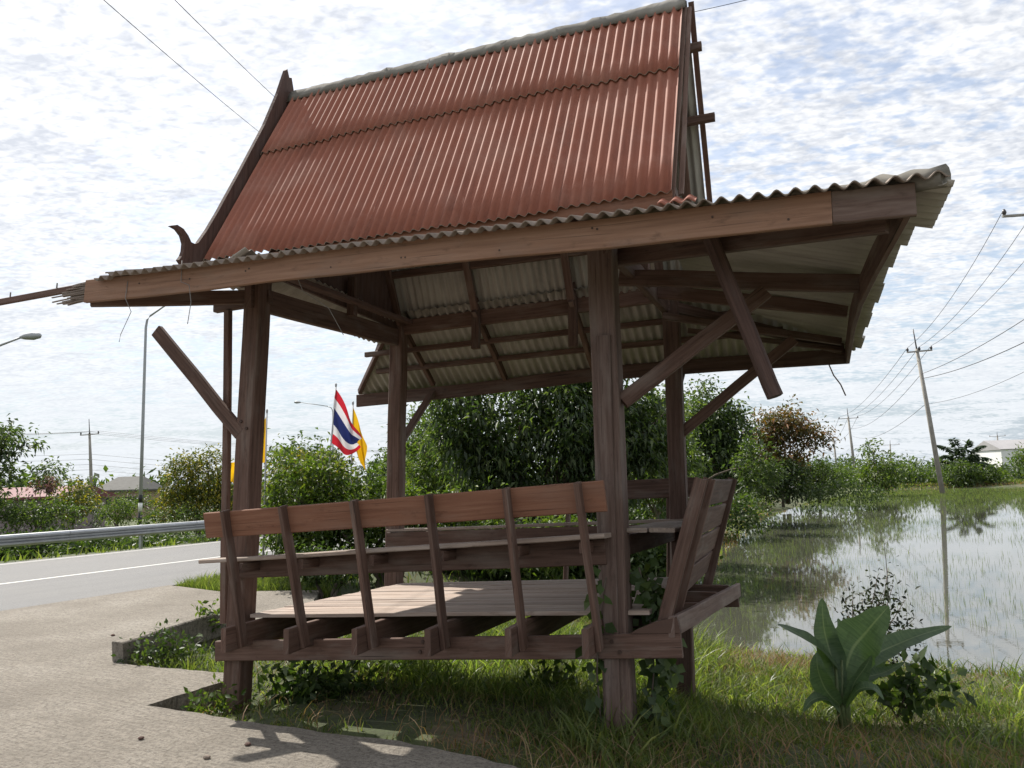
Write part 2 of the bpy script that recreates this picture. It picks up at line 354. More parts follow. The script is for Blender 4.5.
# road
m, nt, b, _ = newmat('asphalt')
o_ = texco(nt, 'Object'); n1 = noise(nt, o_, 120, 2, .7); n2 = noise(nt, o_, .5, 5, .6); rm = nt.nodes.new('ShaderNodeMapping'); rm.inputs['Rotation'].default_value = (0, 0, R(-60)); nt.links.new(o_, rm.inputs[0])
n3 = noise(nt, mapping(nt, rm.outputs[0], (.05, 1.6, 1)), 1.0, 4, .6)
c = ramp(nt, n1, [(.35, (.07, .07, .072)), (.65, (.18, .177, .172))]); c = mix(nt, ramp(nt, n2, [(.4, 0.0), (.7, .4)]), c, (.15, .145, .135)); c = mix(nt, ramp(nt, n3, [(.45, 0.0), (.65, .45)]), c, (.10, .10, .10))
nt.links.new(c, b.inputs['Base Color']); b.inputs['Roughness'].default_value = .66; b.inputs['Specular IOR Level'].default_value = .42; bump(nt, b, n1, .8, .015)
def strip(name, r0_, r1_, z, mat, t0=-60, t1=900):
    mb = MB(); ts = [t0, 0, 40, 120, 300, t1]
    for t in ts: mb.v += [(*xy(r0_, t), z), (*xy(r1_, t), z)]
    for i in range(len(ts)-1): mb.face((2*i, 2*i+1, 2*i+3, 2*i+2)[::-1])
    return tag(mb.build(name, mat), kind='structure')
strip('road', 11.86, 20.45, -.006, m)
wp = plain('road_paint', (.48, .475, .45), .6, .2, 9)
strip('road_marking', 15.48, 15.63, -.002, wp); strip('road_marking', 19.95, 20.07, -.002, wp)

# ------------------------------------------------------------------ the pavilion
YAW = R(20.8); AL, BE = -.016, -.038
Uv = np.array([math.cos(YAW), -math.sin(YAW), AL]); Vv = np.array([math.sin(YAW), math.cos(YAW), BE])
Uv /= np.linalg.norm(Uv); Vv -= Uv*(Uv@Vv); Vv /= np.linalg.norm(Vv); Zv = np.cross(Uv, Vv)
PM = Matrix(((Uv[0], Vv[0], Zv[0], -2.26), (Uv[1], Vv[1], Zv[1], 6.17), (Uv[2], Vv[2], Zv[2], 0), (0, 0, 0, 1)))
pav = empty('roadside_pavilion', (0, 0, 0)); pav.matrix_world = PM
tag(pav, 'weathered wooden roadside shelter with steep red corrugated gable roof, raised deck and slatted benches', 'pavilion')
def B(name, a, b, w, h, mat='wood', upv=(0, 0, 1), parent=None, **k):
    mb = MB(); mb.beam(a, b, w, h, upv, **k); return mb.build(name, M[mat], parent or pav)
L, W_ = 3.10, 2.43
# posts
for (u, v, zb, zt, s) in ((0, 0, -.3, 3.42, .165), (L, 0, -.45, 3.50, .182), (0, W_, -.7, 3.62, .16), (L+.05, W_, -.8, 3.62, .16)):
    B('post', (u, v, zb), (u-(.06 if (u > 1 and v == 0) else 0), v, zt), s, s, 'post_grey' if (u > 1 and v == 0) else 'wood', upv=(0, 1, 0), ch=.01, n=7, wob=.004)
mb = MB(); mb.beam((L-.03, -.105, .0), (L-.035, -.10, 2.62), .10, .035, (0, 1, 0)); mb.build('post_cladding', M['post_grey'], pav)
B('eave_prop', (-.33, .02, 3.16), (-.195, .03, .52), .062, .05, upv=(0, 1, 0))
# lower frame
B('floor_beam', (-.12, -.115, .335), (3.52, -.115, .60), .05, .15, 'wood')
B('floor_beam', (-.12, 2.53, .40), (3.66, 2.53, .58), .05, .15, 'wood')
B('floor_beam', (.02, -.2, .43), (-.03, 2.5, .40), .05, .16, 'wood')
def zd(u): return .615+.052*u
ju = [.22, .78, 1.35, 1.91, 2.48, 2.99]
for u in ju:
    mb = MB(); z = zd(u)-.03
    mb.pathbeam([(u, -.44, z-.112), (u, -.2, z-.10), (u, 1, z-.088), (u, 2.72, z-.088)], .045, .175, ch=.004); mb.build('joist', M['wood'], pav)
B('edge_board', (3.465, -.14, .705), (3.665, 2.5, .665), .04, .125, 'post_grey')
for v in (.25, .95, 1.7, 2.3): B('joist', (2.9, v, .66), (3.435+.07*v, v, .66), .05, .13)
# deck boards
nb = 17; vb = -.06
for i in range(nb):
    wd = (2.36+.06)/nb; v = vb+wd*(i+.5); mb = MB(); du = random.uniform(-.02, .02)
    mb.beam((.14+du, v, zd(.14)-.014+random.uniform(-.003, .003)), (3.32+du, v, zd(3.32)-.014+random.uniform(-.003, .003)), wd-.010, .028, ch=.003)
    mb.build('deck_board', M['deck'], pav)
# front bench (leans out towards the camera)
bb = B('backrest_board', (-.03, -.415, 1.322), (3.13, -.415, 1.522), .03, .195, 'brown', upv=(0, -.2, 1))
for u, tu in zip(ju, (.165, .69, 1.30, 1.89, 2.45, 2.93)):
    zt = 1.425+.062*tu
    B('backrest_upright', (u+.045, -.27, zd(u)-.20), (tu+.035, -.475, zt), .036, .085, upv=(0, 1, .2), parent=bb)
sbd = B('seat_board', (-.18, -.185, 1.035), (3.09, -.185, 1.270), .25, .030, 'deck')
B('seat_apron', (.02, -.115, .985), (3.05, -.115, 1.165), .035, .17, 'wood', parent=sbd)
for u in (.25, .8, 1.4, 1.95, 2.5, 2.95): B('seat_bracket', (u, -.33, .985+.072*u), (u, -.1, .985+.072*u), .04, .07, parent=sbd)
# back bench
sbd = B('seat_board', (-.05, 2.49, 1.185), (3.25, 2.49, 1.312), .33, .03, 'deck')
B('seat_apron', (-.03, 2.325, 1.085), (3.2, 2.325, 1.205), .035, .165, 'wood', parent=sbd)
bb = B('backrest_board', (1.7, 2.80, 1.585), (3.3, 2.80, 1.64), .03, .20, 'wood', upv=(0, .2, 1))
for u in ju[3:]: B('backrest_upright', (u, 2.66, .56), (u, 2.86, 1.62+.03*u), .036, .085, upv=(0, 1, -.2), parent=bb)
# right bench (leans out to the right)
for k, zc_ in enumerate((1.53, 1.31, 1.09, .87)):
    du = .325*(zc_-.63)+3.335; bb = B('backrest_board', (du, -.03, zc_), (du+.01, 2.44, zc_+.07), .028, .205, 'wood', upv=(.32, 0, 1))
for v in (-.05, .42, 2.35):
    B('backrest_upright', (3.36, v, .58), (3.675, v, 1.635+.03*v), .085, .04, upv=(0, 1, 0), parent=bb)
sbd = B('seat_board', (3.20, .0, 1.30), (3.21, 2.3, 1.30), .20, .03, 'grey'); B('seat_board', (3.40, .0, 1.30), (3.41, 2.3, 1.30), .17, .03, 'grey')
B('seat_apron', (3.11, .08, 1.19), (3.11, 2.35, 1.19), .035, .14, parent=sbd)
mb = MB(); mb.prism([(3.2, -.14, .655), (3.52, -.14, .675), (3.50, -.14, .77), (3.36, -.14, .735), (3.24, -.14, .68)], (0, .05, 0)); mb.build('wedge_block', M['wood'], pav)

rusty = plain('rusty_iron', (.06, .035, .025), .7, .3, 30)
for (u, v, z, dv) in ((.02, -.14, .40, .012), (.02, -.14, .36, .012), (L-.02, -.14, .60, .012), (L+.03, -.14, .54, .012), (-.03, -.085, 2.16, .012), (.03, -.085, 2.10, .012), (L-.05, -.094, 2.20, .012), (1.7, -.14, .45, .012), (1.72, -.14, .52, .012)):
    mb = MB(); c_ = Vector((u, v, z)); mb.tube([c_, c_+Vector((0, -dv, 0))], .013, 8); mb.build('bolt', rusty, pav)
for u in (-.4, .1, .62, .65, 1.35, 1.9, 1.93, 2.6, 3.2, 3.23, 3.9, 4.3):
    mb = MB(); z_ = 3.078-.0238*(u+1)+random.uniform(.05, .14); c_ = Vector((u, -.866, z_)); mb.tube([c_, c_+Vector((0, -.006, 0))], .007, 6); mb.build('nail', rusty, pav)
# plates, rafters, braces
B('wall_plate', (-.2, 0, 3.43), (3.3, .0, 3.47), .06, .15); B('outrigger', (-.50, .05, 3.225), (.1, .05, 3.25), .06, .12); B('wall_plate', (-.1, W_, 3.50), (4.1, W_, 3.62), .06, .17)
B('wall_plate', (0, -.12, 3.22), (0, 2.5, 3.39), .07, .20); B('wall_plate', (L, -.1, 3.30), (L, 2.5, 3.47), .06, .18)
B('tie_beam', (.14, -.1, 3.46), (.16, 2.55, 3.56), .09, .05, 'gable')
def zf(u): return 3.078-.0238*(u+1)
mb = MB(); FH = .185
mb.pathbeam([(-.98+5.50*i/9, -.85, zf(-.98+5.50*i/9)+FH/2+(.012 if 2 < i < 7 else 0)) for i in range(10)], .035, FH, ch=.004)
B('fascia_board', (4.523, -.852, zf(4.52)+FH/2), (4.92, -.852, zf(4.92)+FH/2), .033, FH-.004, 'post_grey')  # shaded right end of the fascia, its shade put in as a greyer piece
# splintered left end
for i in range(26):
    z = zf(-1)+.012+FH*.93*i/26; ln = random.uniform(.10, .36)*(1.3 if i < 14 else .8)
    mb.beam((-.97, -.85+random.uniform(-.01, .01), z), (-.97-ln, -.85+random.uniform(-.02, .02), z-random.uniform(-.005, .02)), .012, .009, ch=.001, n=2, m=1)
front_fascia = mb.build('fascia_board', [M['fascia'], M['grey']], pav)
fbat = B('fascia_batten', (-.2, -.83, zf(-.2)+FH+.005), (-2.35, -.83, 3.185), .03, .055, 'wood')
for u, z in ((-1.35, 3.24), (-1.9, 3.22)):
    mb = MB(); mb.tube([(u, -.83, z-.02), (u, -.83, z+.05)], .006, 6); mb.build('roof_bolt', M['mortar'], fbat)
mb = MB(); mb.pathbeam([(4.88, -.84, zf(4.88)+FH/2), (4.80, .1, 3.0), (4.765, .9, 3.0), (4.765, 1.7, 3.0), (4.78, 2.5, 2.98), (4.80, 3.24, 2.965)], .035, .175, ch=.004); mb.build('fascia_board', M['wood'], pav)
mb = MB(); mb.pathbeam([(-1.08, 3.26, 2.81), (.5, 3.26, 2.865), (2.2, 3.26, 2.955), (3.5, 3.26, 2.97), (4.80, 3.26, 2.965)], .035, .16, ch=.004); mb.build('fascia_board', M['wood'], pav)
B('hip_rafter', (.05, .05, 3.25), (-.99, -.80, 3.12), .05, .12); B('hip_rafter', (3.05, .2, 3.27), (4.80, -.72, 2.975), .055, .13)
B('hip_rafter', (3.1, 2.35, 3.45), (4.76, 3.2, 3.03), .05, .11)
B('eave_rafter', (3.0, .75, 3.29), (4.76, .75, 3.04), .055, .13); B('eave_rafter', (3.0, 1.8, 3.46), (4.74, 1.8, 3.10), .05, .12)
B('eave_rafter', (3.1, 2.2, 3.30), (4.72, 2.75, 3.02), .045, .07); B('eave_rafter', (3.3, 2.5, 3.2), (4.74, 3.0, 2.99), .035, .05)
for u in (.05, 1.02, 2.13, 3.08):
    B('eave_rafter', (u, 2.3, 3.60), (u, 3.24, 2.97), .05, .09); B('eave_rafter', (u, .1, 3.45), (u, -.83, 3.14), .05, .09)
for v, z in ((2.68, 3.36), (2.95, 3.20)): B('eave_purlin', (-.6, v, z-.08), (4.2, v, z+.03), .05, .06)
for u, v, z0, z1 in ((1.01, 2.37, 3.17, 4.0), (2.13, 2.37, 3.1, 3.9), (.1, 1.30, 3.38, 3.78), (3.1, 1.3, 3.35, 3.9)): B('hanger_post', (u, v, z0), (u, v, z1), .09, .07, upv=(0, 1, 0))
for z0, z1 in ((3.62, 5.62),):
    for u in (-.55, .05, 1.02, 2.13, 3.08, 3.42):
        B('rafter', (u, .10, 3.60), (u, 1.20, 5.72), .05, .08, upv=(1, 0, 0)); B('rafter', (u, 2.32, 3.60), (u, 1.22, 5.72), .05, .08, upv=(1, 0, 0))
sl_ = (5.90-3.65)/1.19
for v in (.26, .62, .98):
    B('purlin', (-.62, v, 3.65+sl_*(v-.02)-.135), (3.5, v, 3.65+sl_*(v-.02)-.135), .05, .05)
for v, ue in ((.30, 3.60), (.80, 3.74), (1.09, 3.68)):
    B('purlin', (-.62, 2.42-v, 3.65+sl_*(v-.02)-.135), (ue, 2.42-v, 3.65+sl_*(v-.02)-.135), .055, .075)
B('ridge_beam', (-.62, 1.21, 5.76), (3.6, 1.21, 5.76), .06, .10)
B('gable_tie', (3.44, .55, 4.0), (3.44, 1.87, 4.0), .05, .08)
B('roof_skirt_board', (-.6, .06, 3.57), (3.55, .06, 3.60), .03, .15, 'red_wood' if 'red_wood' in M else 'brown')
B('brace', (-.05, -.06, 2.06), (-1.03, -.08, 3.02), .115, .05, upv=(0, 1, 0)); B('brace', (3.16, .0, 2.17), (4.12, .5, 2.98), .11, .05, upv=(0, 1, 0))
B('brace', (3.2, 2.43, 2.16), (4.3, 2.5, 3.03), .10, .05, upv=(0, 1, 0)); B('brace', (0.03, 2.48, 2.18), (.03, 3.24, 2.86), .05, .09, upv=(1, 0, 0))
B('brace', (3.1, 2.5, 2.3), (3.12, 3.2, 2.88), .04, .07, upv=(1, 0, 0))

# roof sheets
def fs(sgn, v0, v1, lift, u0_, u1_, name, mats, ph):
    mb = MB(); k = sl_
    def P(u, v): vv = v if sgn > 0 else 2.42-v; return (u, vv, 3.65+k*(v-.02))
    nrm = (0, -k*sgn, 1); nv = Vector(nrm).normalized()*lift
    # four sheets side by side per row, each a few mm out of line with its neighbour
    cuts = np.linspace(u0_, u1_, 6)
    for a, b_ in zip(cuts[:-1], cuts[1:]):
        j = random.uniform(-.012, .012); l = nv+Vector(nrm).normalized()*random.uniform(0, .006)
        mb.sheet(lambda u, j=j, l=l: Vector(P(u, v0+j))+l, lambda u, l=l: Vector(P(u, v1))+l, a, b_+.03, .0822, .0140, nrm, 0, 1, 4, 10, .006, ph)
    return mb.build(name, mats, pav)
fs(1, .02, .79, 0, -.68, 3.52, 'roof_sheets', [M['red_sheet'], M['cement']], 0)
upper_roof = fs(1, .745, 1.225, .022, -.68, 3.52, 'roof_sheets', [M['red_sheet'], M['cement']], 0)
fs(-1, .02, .76, 0, -.68, 3.55, 'roof_sheets', [M['red_sheet'], M['cement']], 0)
fs(-1, .71, 1.225, .022, -.68, 3.55, 'roof_sheets', [M['red_sheet'], M['cement']], 0)
# ridge cap with crumbling mortar
mb = MB(); rings = []; ul = []
for i in range(61):
    u = -.70+4.27*i/60; j = random.uniform(-.008, .008)
    sec = [(-.135, -.185), (-.09, -.06), (-.045, .012), (0, .03), (.045, .012), (.09, -.06), (.135, -.185), (.10, -.16), (0, -.05), (-.10, -.16)]
    rings.append([Vector((u, 1.21+a*.62+random.uniform(-.010, .010), 5.950+b*.75+random.uniform(-.010, .010))) for a, b in sec]); ul.append(u)
mb.loft(rings, ul, [.06*k for k in range(11)], 0, True); mb.build('ridge_cap', M['mortar'], upper_roof)
# eave skirts
PS, AS = .096, .0165
def front_end(u):
    if u > 3.55: return .10-(u-3.55)*1.0/1.5
    if u < -.55: return -.95+max(.06, (u+1.0)/.45*1.05)
    return .10
def front(u, v): return (u, v, zf(u)+FH+.022+(v+.85)*.335)
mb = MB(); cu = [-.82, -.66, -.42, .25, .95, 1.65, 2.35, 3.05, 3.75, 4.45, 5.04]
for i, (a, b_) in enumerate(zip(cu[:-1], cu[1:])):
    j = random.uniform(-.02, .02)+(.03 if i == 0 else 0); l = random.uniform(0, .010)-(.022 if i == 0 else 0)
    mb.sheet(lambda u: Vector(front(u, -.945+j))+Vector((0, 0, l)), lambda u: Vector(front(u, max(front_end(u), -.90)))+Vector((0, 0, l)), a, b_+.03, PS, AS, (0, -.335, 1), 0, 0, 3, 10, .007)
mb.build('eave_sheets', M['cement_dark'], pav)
def zr(u, v): return 3.125-(u-4.88)*.295-.012*max(0, v)
mb = MB(); cv = [-.93, -.27, .105, .54, 1.05, 1.5, 1.95, 2.42, 2.85, 3.36]; ue = [5.09, 5.0, 4.965, 4.945, 4.955, 4.935, 4.945, 4.925, 4.95]
def rtop(v):
    if v < .1: return 3.50+(.1-v)/1.0*1.53
    if v > 2.35: return 3.50+(v-2.35)/1.0*1.40
    return 3.42
for a, b_, e in zip(cv[:-1], cv[1:], ue):
    l = random.uniform(0, .010)
    mb.sheet(lambda v: (e, v, zr(e, v)+l), lambda v: (min(rtop(v), e-.03), v, zr(min(rtop(v), e-.03), v)+l), a, b_+.02, PS, AS, (.335, 0, 1), 0, 0, 3, 10, .007, 1.0)
right_eave = mb.build('eave_sheets', M['cement'], pav)
def back(u, v): return (u, v, 2.955+.026*u-(v-3.3)*.73)
mb = MB(); cb_ = [-1.08, -.4, .3, 1.0, 1.7, 2.4, 3.1, 3.8, 4.86]
def bend(u):
    if u > 3.5: return 2.33+(u-3.5)*.70
    if u < -.1: return 2.33+(-.1-u)*1.03
    return 2.33
for a, b_ in zip(cb_[:-1], cb_[1:]):
    j = random.uniform(-.015, .015); l = random.uniform(0, .008)
    mb.sheet(lambda u: Vector(back(u, 3.36+j))+Vector((0, 0, l)), lambda u: Vector(back(u, min(bend(u), 3.3)))+Vector((0, 0, l)), a, b_+.03, PS, AS, (0, .62, 1), 0, 0, 3, 10, .007)
mb.build('eave_sheets', M['cement'], pav)
B('barge_rafter', (-.30, 2.58, 3.42), (-1.03, 3.24, 2.93), .05, .07, 'gable')
mb = MB(); mb.prism([(-.02, .06, 3.48), (-.02, 2.36, 3.48), (-.02, 2.30, 3.66), (-.02, 1.21, 5.72), (-.02, .12, 3.66)], (.03, 0, 0)); mb.build('gable_wall', M['gable'], pav)
mb = MB(); mb.sheet(lambda v: (-.36+.03*math.sin(5*v), v, 3.385), lambda v: (.06, v, 3.60), -.25, 2.6, PS, AS, (-.5, 0, 1), 0, 0, 2, 8, .007); mb.build('eave_sheets', M['cement'], pav)
# hip caps
def hip(a, b, name='hip_cap'):
    mb = MB(); a, b = Vector(a), Vector(b); n = 22
    mb.tube([a.lerp(b, i/n)+Vector((0, 0, random.uniform(-.006, .006))) for i in range(n+1)], [random.uniform(.030, .042)*(1.55 if i < 5 else 1) for i in range(n+1)], 10)
    mb.build(name, M['mortar'], right_eave)
hip((5.06, -.89, 3.115), (3.55, .08, 3.49)); hip((4.9, 3.3, 3.12), (3.5, 2.36, 3.64))
# gable boards with hooked ends, left
mb = MB(); ub = -.74
slope = Vector((0, 1.19, 2.25)).normalized(); nor = Vector((0, -2.25, 1.19)).normalized()
P0 = Vector((ub, .0, 3.62)); P1 = Vector((ub, 1.21, 5.93))
def bp(s, d): return P0.lerp(P1, s)+nor*d
outer = [bp(.10, .12), bp(.25, .105), bp(.5, .10), bp(.75, .10), bp(.93, .11)]
inner = [bp(.93, -.07), bp(.75, -.085), bp(.5, -.085), bp(.25, -.075), bp(.08, -.07)]
peak = [Vector((ub, 1.10, 6.05)), Vector((ub, 1.165, 6.20)), Vector((ub, 1.20, 6.30)), Vector((ub, 1.25, 6.18)), Vector((ub, 1.30, 5.97))]
hook = [Vector((ub, y_, z_)) for y_, z_ in ((.12, 3.60), (-.17, 3.575), (-.205, 3.605), (-.175, 3.65), (-.16, 3.698), (-.158, 3.771), (-.189, 3.833), (-.247, 3.871), (-.32, 3.878), (-.25, 3.910), (-.177, 3.898), (-.119, 3.857), (-.08, 3.808), (-.04, 3.806), (.003, 3.83), (.10, 3.985))]
outer = [Vector((ub, y_, z_)) for y_, z_ in ((.222, 4.212), (.50, 4.765), (.801, 5.385), (.985, 5.845))]
peak = [Vector((ub, 1.089, 6.165)), Vector((ub, 1.11, 6.19)), Vector((ub, 1.15, 6.11)), Vector((ub, 1.19, 6.13)), Vector((ub, 1.26, 5.93))]
mb.prism(hook+outer+peak+inner, (.04, 0, 0)); mb.build('gable_board', M['gable'], pav)
mb = MB(); mir = lambda v: Vector((v[0], 2.42-v[1], v[2]))
mb.prism([mir(p)+Vector((.045, 0, 0)) for p in hook+outer+inner], (.04, 0, 0)); mb.build('gable_board', M['gable'], pav)
B('gable_lath', (3.62, 2.44, 3.62), (3.61, 1.26, 5.95), .02, .05, 'wood', upv=(1, 0, 0))
B('gable_lath', (3.545, .06, 3.60), (3.56, 1.20, 5.86), .02, .045, 'wood', upv=(1, 0, 0)); B('gable_lath', (3.60, .14, 3.66), (3.60, 1.21, 5.86), .02, .04, 'wood', upv=(1, 0, 0))
# broken scraps of sheet on the right hip
mb = MB(); mb.sheet(lambda u: (u, -.08, 3.525), lambda u: (u, .04, 3.60), 3.46, 3.72, PS, AS*.8, (0, -.5, 1), 0, 0, 2, 8, .007); mb.build('broken_tile', M['red_sheet'], pav)
mb = MB(); mb.box(3.7, 3.9, -.3, -.22, 3.20, 3.215); mb.box(3.74, 3.82, -.36, -.28, 3.23, 3.24); mb.build('broken_tile', M['mortar'], pav)

def PW(u, v, z): return PM @ Vector((u, v, z))
# loose brace hanging from the right eave
mb = MB(); a, b_ = PW(3.83, -.34, 3.14), PW(4.165, -.36, 2.10); mb.pathbeam([a, a.lerp(b_, .3), a.lerp(b_, .6), a.lerp(b_, .93), b_], .085, .09, (0, 1, 0), ch=.022)
tag(mb.build('loose_brace', M['gable']), 'loose wooden strut dangling free under the right eave of the shelter', 'beam')
# dangling wires
wire = plain('old_wire', (.22, .21, .20), .6, .1)
for k, (pts, lab) in enumerate((
    ([(.02, -.875, 3.30), (.03, -.88, 3.13), (.10, -.87, 3.10), (.12, -.86, 2.97), (.11, -.87, 2.80)], 'pale wire end looped over fascia beside the front left post'),
    ([(-.52, -.87, 3.2), (-.52, -.88, 3.06), (-.46, -.87, 2.95), (-.55, -.87, 2.78), (-.56, -.87, 2.72)], 'thin wire hanging from the splintered end of the long fascia'),
    ([(1.05, -.83, 3.05), (1.0, -.7, 3.0), (1.12, -.55, 2.9), (1.22, -.5, 2.70)], 'curved wire hanging down in front of the far left post'),
    ([(4.62, 3.28, 2.9), (4.66, 3.3, 2.78), (4.72, 3.3, 2.68), (4.76, 3.3, 2.56)], 'short black cable end hanging below the rear right eave corner'))):
    mb = MB(); mb.tube([PW(*p) for p in pts], .0028 if k < 3 else .007, 5); tag(mb.build('dangling_wire', wire if k < 3 else M['wood']), lab, 'wire', 'wire ends hanging from the shelter roof')

# concrete edge beam left of the deck
mb = MB(); a = atZ(117, 651, .08); mb.beam((-3.90, 7.46, .045), (-3.16, 8.95, .17), .16, .27, n=8, ch=.012, wob=.008)
tag(mb.build('kerb_beam', M['concrete']), 'old concrete kerb beam beside the shelter step, half buried in weeds', 'kerb')

# ------------------------------------------------------------------ foliage tools
def leaves(P, D, Nn, ln, wd, fold=.15, droop=.0):
    """diamond leaves: P base points, D directions, Nn approx normals, sizes -> verts, tris"""
    D = D/np.linalg.norm(D, axis=1, keepdims=True); Sd = np.cross(D, Nn); Sd /= np.maximum(np.linalg.norm(Sd, axis=1, keepdims=True), 1e-6)
    Nn = np.cross(Sd, D); ln = ln[:, None]; wd = wd[:, None]
    mid = P+D*ln*.45; tip = P+D*ln+np.array([0, 0, -1])*ln*droop
    v = np.stack([P, mid+Sd*wd*.5+Nn*wd*fold, tip, mid-Sd*wd*.5+Nn*wd*fold], 1)
    n = len(P); b = np.arange(n)[:, None]*4
    t = np.concatenate([b+np.array([[0, 1, 2]]), b+np.array([[0, 2, 3]])], 1).reshape(-1, 3)
    return v.reshape(-1, 3), t
def unit(n): 
    d = rng.normal(size=(n, 3)); return d/np.linalg.norm(d, axis=1, keepdims=True)
def blobs_points(blobs, n, clump, per):
    vol = np.array([b[3]*b[4]*b[5] for b in blobs])**.67; vol /= vol.sum(); out = []; cen = []
    for b, fr in zip(blobs, vol):
        k = max(3, int(n*fr/per)); d = unit(k); rad = rng.uniform(.25, 1.1, k)**.6*np.where(rng.random(k) < .14, rng.uniform(1.0, 1.35, k), 1.0)
        c = np.array(b[:3])+d*rad[:, None]*np.array(b[3:6])
        p = np.repeat(c, per, 0)+rng.normal(size=(k*per, 3))*clump*np.repeat(rng.uniform(.55, 1.35, k), per)[:, None]*np.array([1, 1, .75])
        out.append(p); cen.append(np.repeat(np.array([b[:3]]), k*per, 0))
    return np.concatenate(out), np.concatenate(cen)
bark = plain('bark', (.10, .08, .06), .9, .35, 5, bmp=.5); bark_pale = plain('bark_pale', (.2, .17, .14), .9, .3, 5, bmp=.4)
LM = dict(dark=leafmat('leaf_dark', (.026, .046, .018), (.050, .080, .028), (.12, .155, .06), .42, .45, .5),
          mid=leafmat('leaf_mid', (.034, .058, .018), (.060, .095, .028), (.11, .145, .045), .42),
          bright=leafmat('leaf_bright', (.04, .07, .015), (.075, .115, .024), (.14, .17, .04), .42),
          yellow=leafmat('leaf_yellow_bloom', (.05, .07, .018), (.10, .115, .03), (.34, .26, .03), .35),
          orange=leafmat('leaf_orange_bloom', (.055, .06, .022), (.11, .08, .034), (.27, .12, .055), .35),
          purple=leafmat('leaf_purple_bloom', (.08, .06, .05), (.2, .09, .16), (.32, .14, .26), .3),
          weed=leafmat('leaf_weed', (.028, .05, .014), (.05, .085, .022), (.10, .14, .04), .35),
          dusky=leafmat('leaf_twiggy', (.016, .022, .014), (.03, .04, .022), (.05, .06, .03), .2))  # very dark green leaves of the twiggy shrub
def tree(name, label, cat, base, blobs, n, lf, mat, trunk_r=.12, clump=.3, per=26, droop=.3, wide=.4, group=None, limbs=None, bk=bark, down=0.0, stems=1):
    base = np.array(base, float); root = empty(name, tuple(base)); tag(root, label, cat, group)
    p, c = blobs_points(blobs, n, clump, per); k = len(p)
    d = unit(k)+(p-c)/np.maximum(np.linalg.norm(p-c, axis=1, keepdims=True), .1)*.5; d[:, 2] -= down
    nn = unit(k)*.7+np.array([0, 0, 1]); ls = rng.uniform(.65, 1.3, k)*lf
    v, t = leaves(p, d, nn, ls, ls*wide*rng.uniform(.8, 1.2, k), .12, droop); npmesh('crown', v, t, LM[mat], root)
    tb = MB(); top = max(b[2]+b[5]*.3 for b in blobs); low = min(b[2] for b in blobs); cxm = np.mean([b[0] for b in blobs]); cym = np.mean([b[1] for b in blobs])
    for s in range(stems):
        ox, oy = (0, 0) if stems == 1 else (random.uniform(-.3, .3), random.uniform(-.3, .3)); f0 = Vector((ox+cxm*.25, oy+cym*.25, max(.3, low*.55)))
        tb.tube([(ox, oy, -.15), f0*.5, f0], [trunk_r*1.25, trunk_r, trunk_r*.8], 8)
        for b in blobs[s::stems] if stems > 1 else blobs:
            e = Vector((b[0], b[1], b[2]+b[5]*.25)); mid = f0.lerp(e, .5)+Vector((random.uniform(-.2, .2), random.uniform(-.2, .2), .1))
            tb.tube([f0, mid, e], [trunk_r*.65, trunk_r*.4, trunk_r*.14], 6)
            for j in range(4):
                q_ = e+Vector(tuple(unit(1)[0]*np.array(b[3:6])*.85)); tb.tube([mid.lerp(e, .4+.15*j), mid.lerp(q_, .6)+Vector((0, 0, .05)), q_], [trunk_r*.25, trunk_r*.16, trunk_r*.06], 5)
    tb.build('trunk', bk, root)
    return root
def pxtree(name, label, cat, Yd, boxes, n, lf, mat, gz=None, depth=.8, **k):
    """boxes: crown lobes as (px0, py0, px1, py1[, dy]) seen at distance Yd; the tree gets its real size there"""
    bl = []; c0 = atY((boxes[0][0]+boxes[0][2])/2, 480, Yd); bx = np.mean([(b[0]+b[2])/2 for b in boxes]); bxp = atY(bx, 480, Yd)
    z0 = float(H(bxp[0], Yd)) if gz is None else gz
    for b in boxes:
        dy = b[4] if len(b) > 4 else random.uniform(-.3, .3)*Yd*.03
        p = atY((b[0]+b[2])/2, (b[1]+b[3])/2, Yd+dy); rx = (b[2]-b[0])/2*(Yd+dy)/FPX; rz = (b[3]-b[1])/2*(Yd+dy)/FPX
        bl.append((p[0]-bxp[0], dy, p[2]-z0, rx*.92, max(rx, rz)*depth, rz*.92))
    return tree(name, label, cat, (bxp[0], Yd, z0), bl, n, lf, mat, **k)

# big trees behind the shelter
pxtree('mango_tree', 'large dark mango tree with drooping leaves directly behind the shelter', 'tree', 17.5,
       [(440, 392, 560, 480), (500, 385, 640, 470), (455, 440, 560, 525), (540, 430, 645, 520), (430, 400, 490, 460), (500, 350, 600, 430), (560, 380, 670, 480), (450, 480, 600, 560), (600, 400, 690, 500), (425, 370, 500, 420), (540, 330, 640, 400)], 30000, .17, 'dark', trunk_r=.2, clump=.27, per=42, droop=.4, wide=.34, down=.45)
pxtree('bushy_tree', 'bright green bushy tree in front of the dark mango tree, left of it', 'tree', 21, [(405, 425, 460, 490), (420, 450, 490, 515), (398, 455, 440, 515), (470, 470, 520, 530), (440, 490, 500, 540)], 7000, .14, 'bright', trunk_r=.1, clump=.2, group='trees along the roadside')
pxtree('leafy_bush', 'big bright leafy bush behind the far left post of the shelter', 'bush', 13.2,
       [(285, 515, 345, 570), (320, 470, 385, 540), (365, 480, 430, 545), (345, 520, 420, 575), (300, 490, 350, 545), (410, 490, 470, 560), (460, 500, 520, 570), (270, 455, 300, 560), (300, 452, 345, 500), (520, 510, 600, 570)], 14000, .125, 'bright', trunk_r=.05, clump=.13, per=14, stems=5)
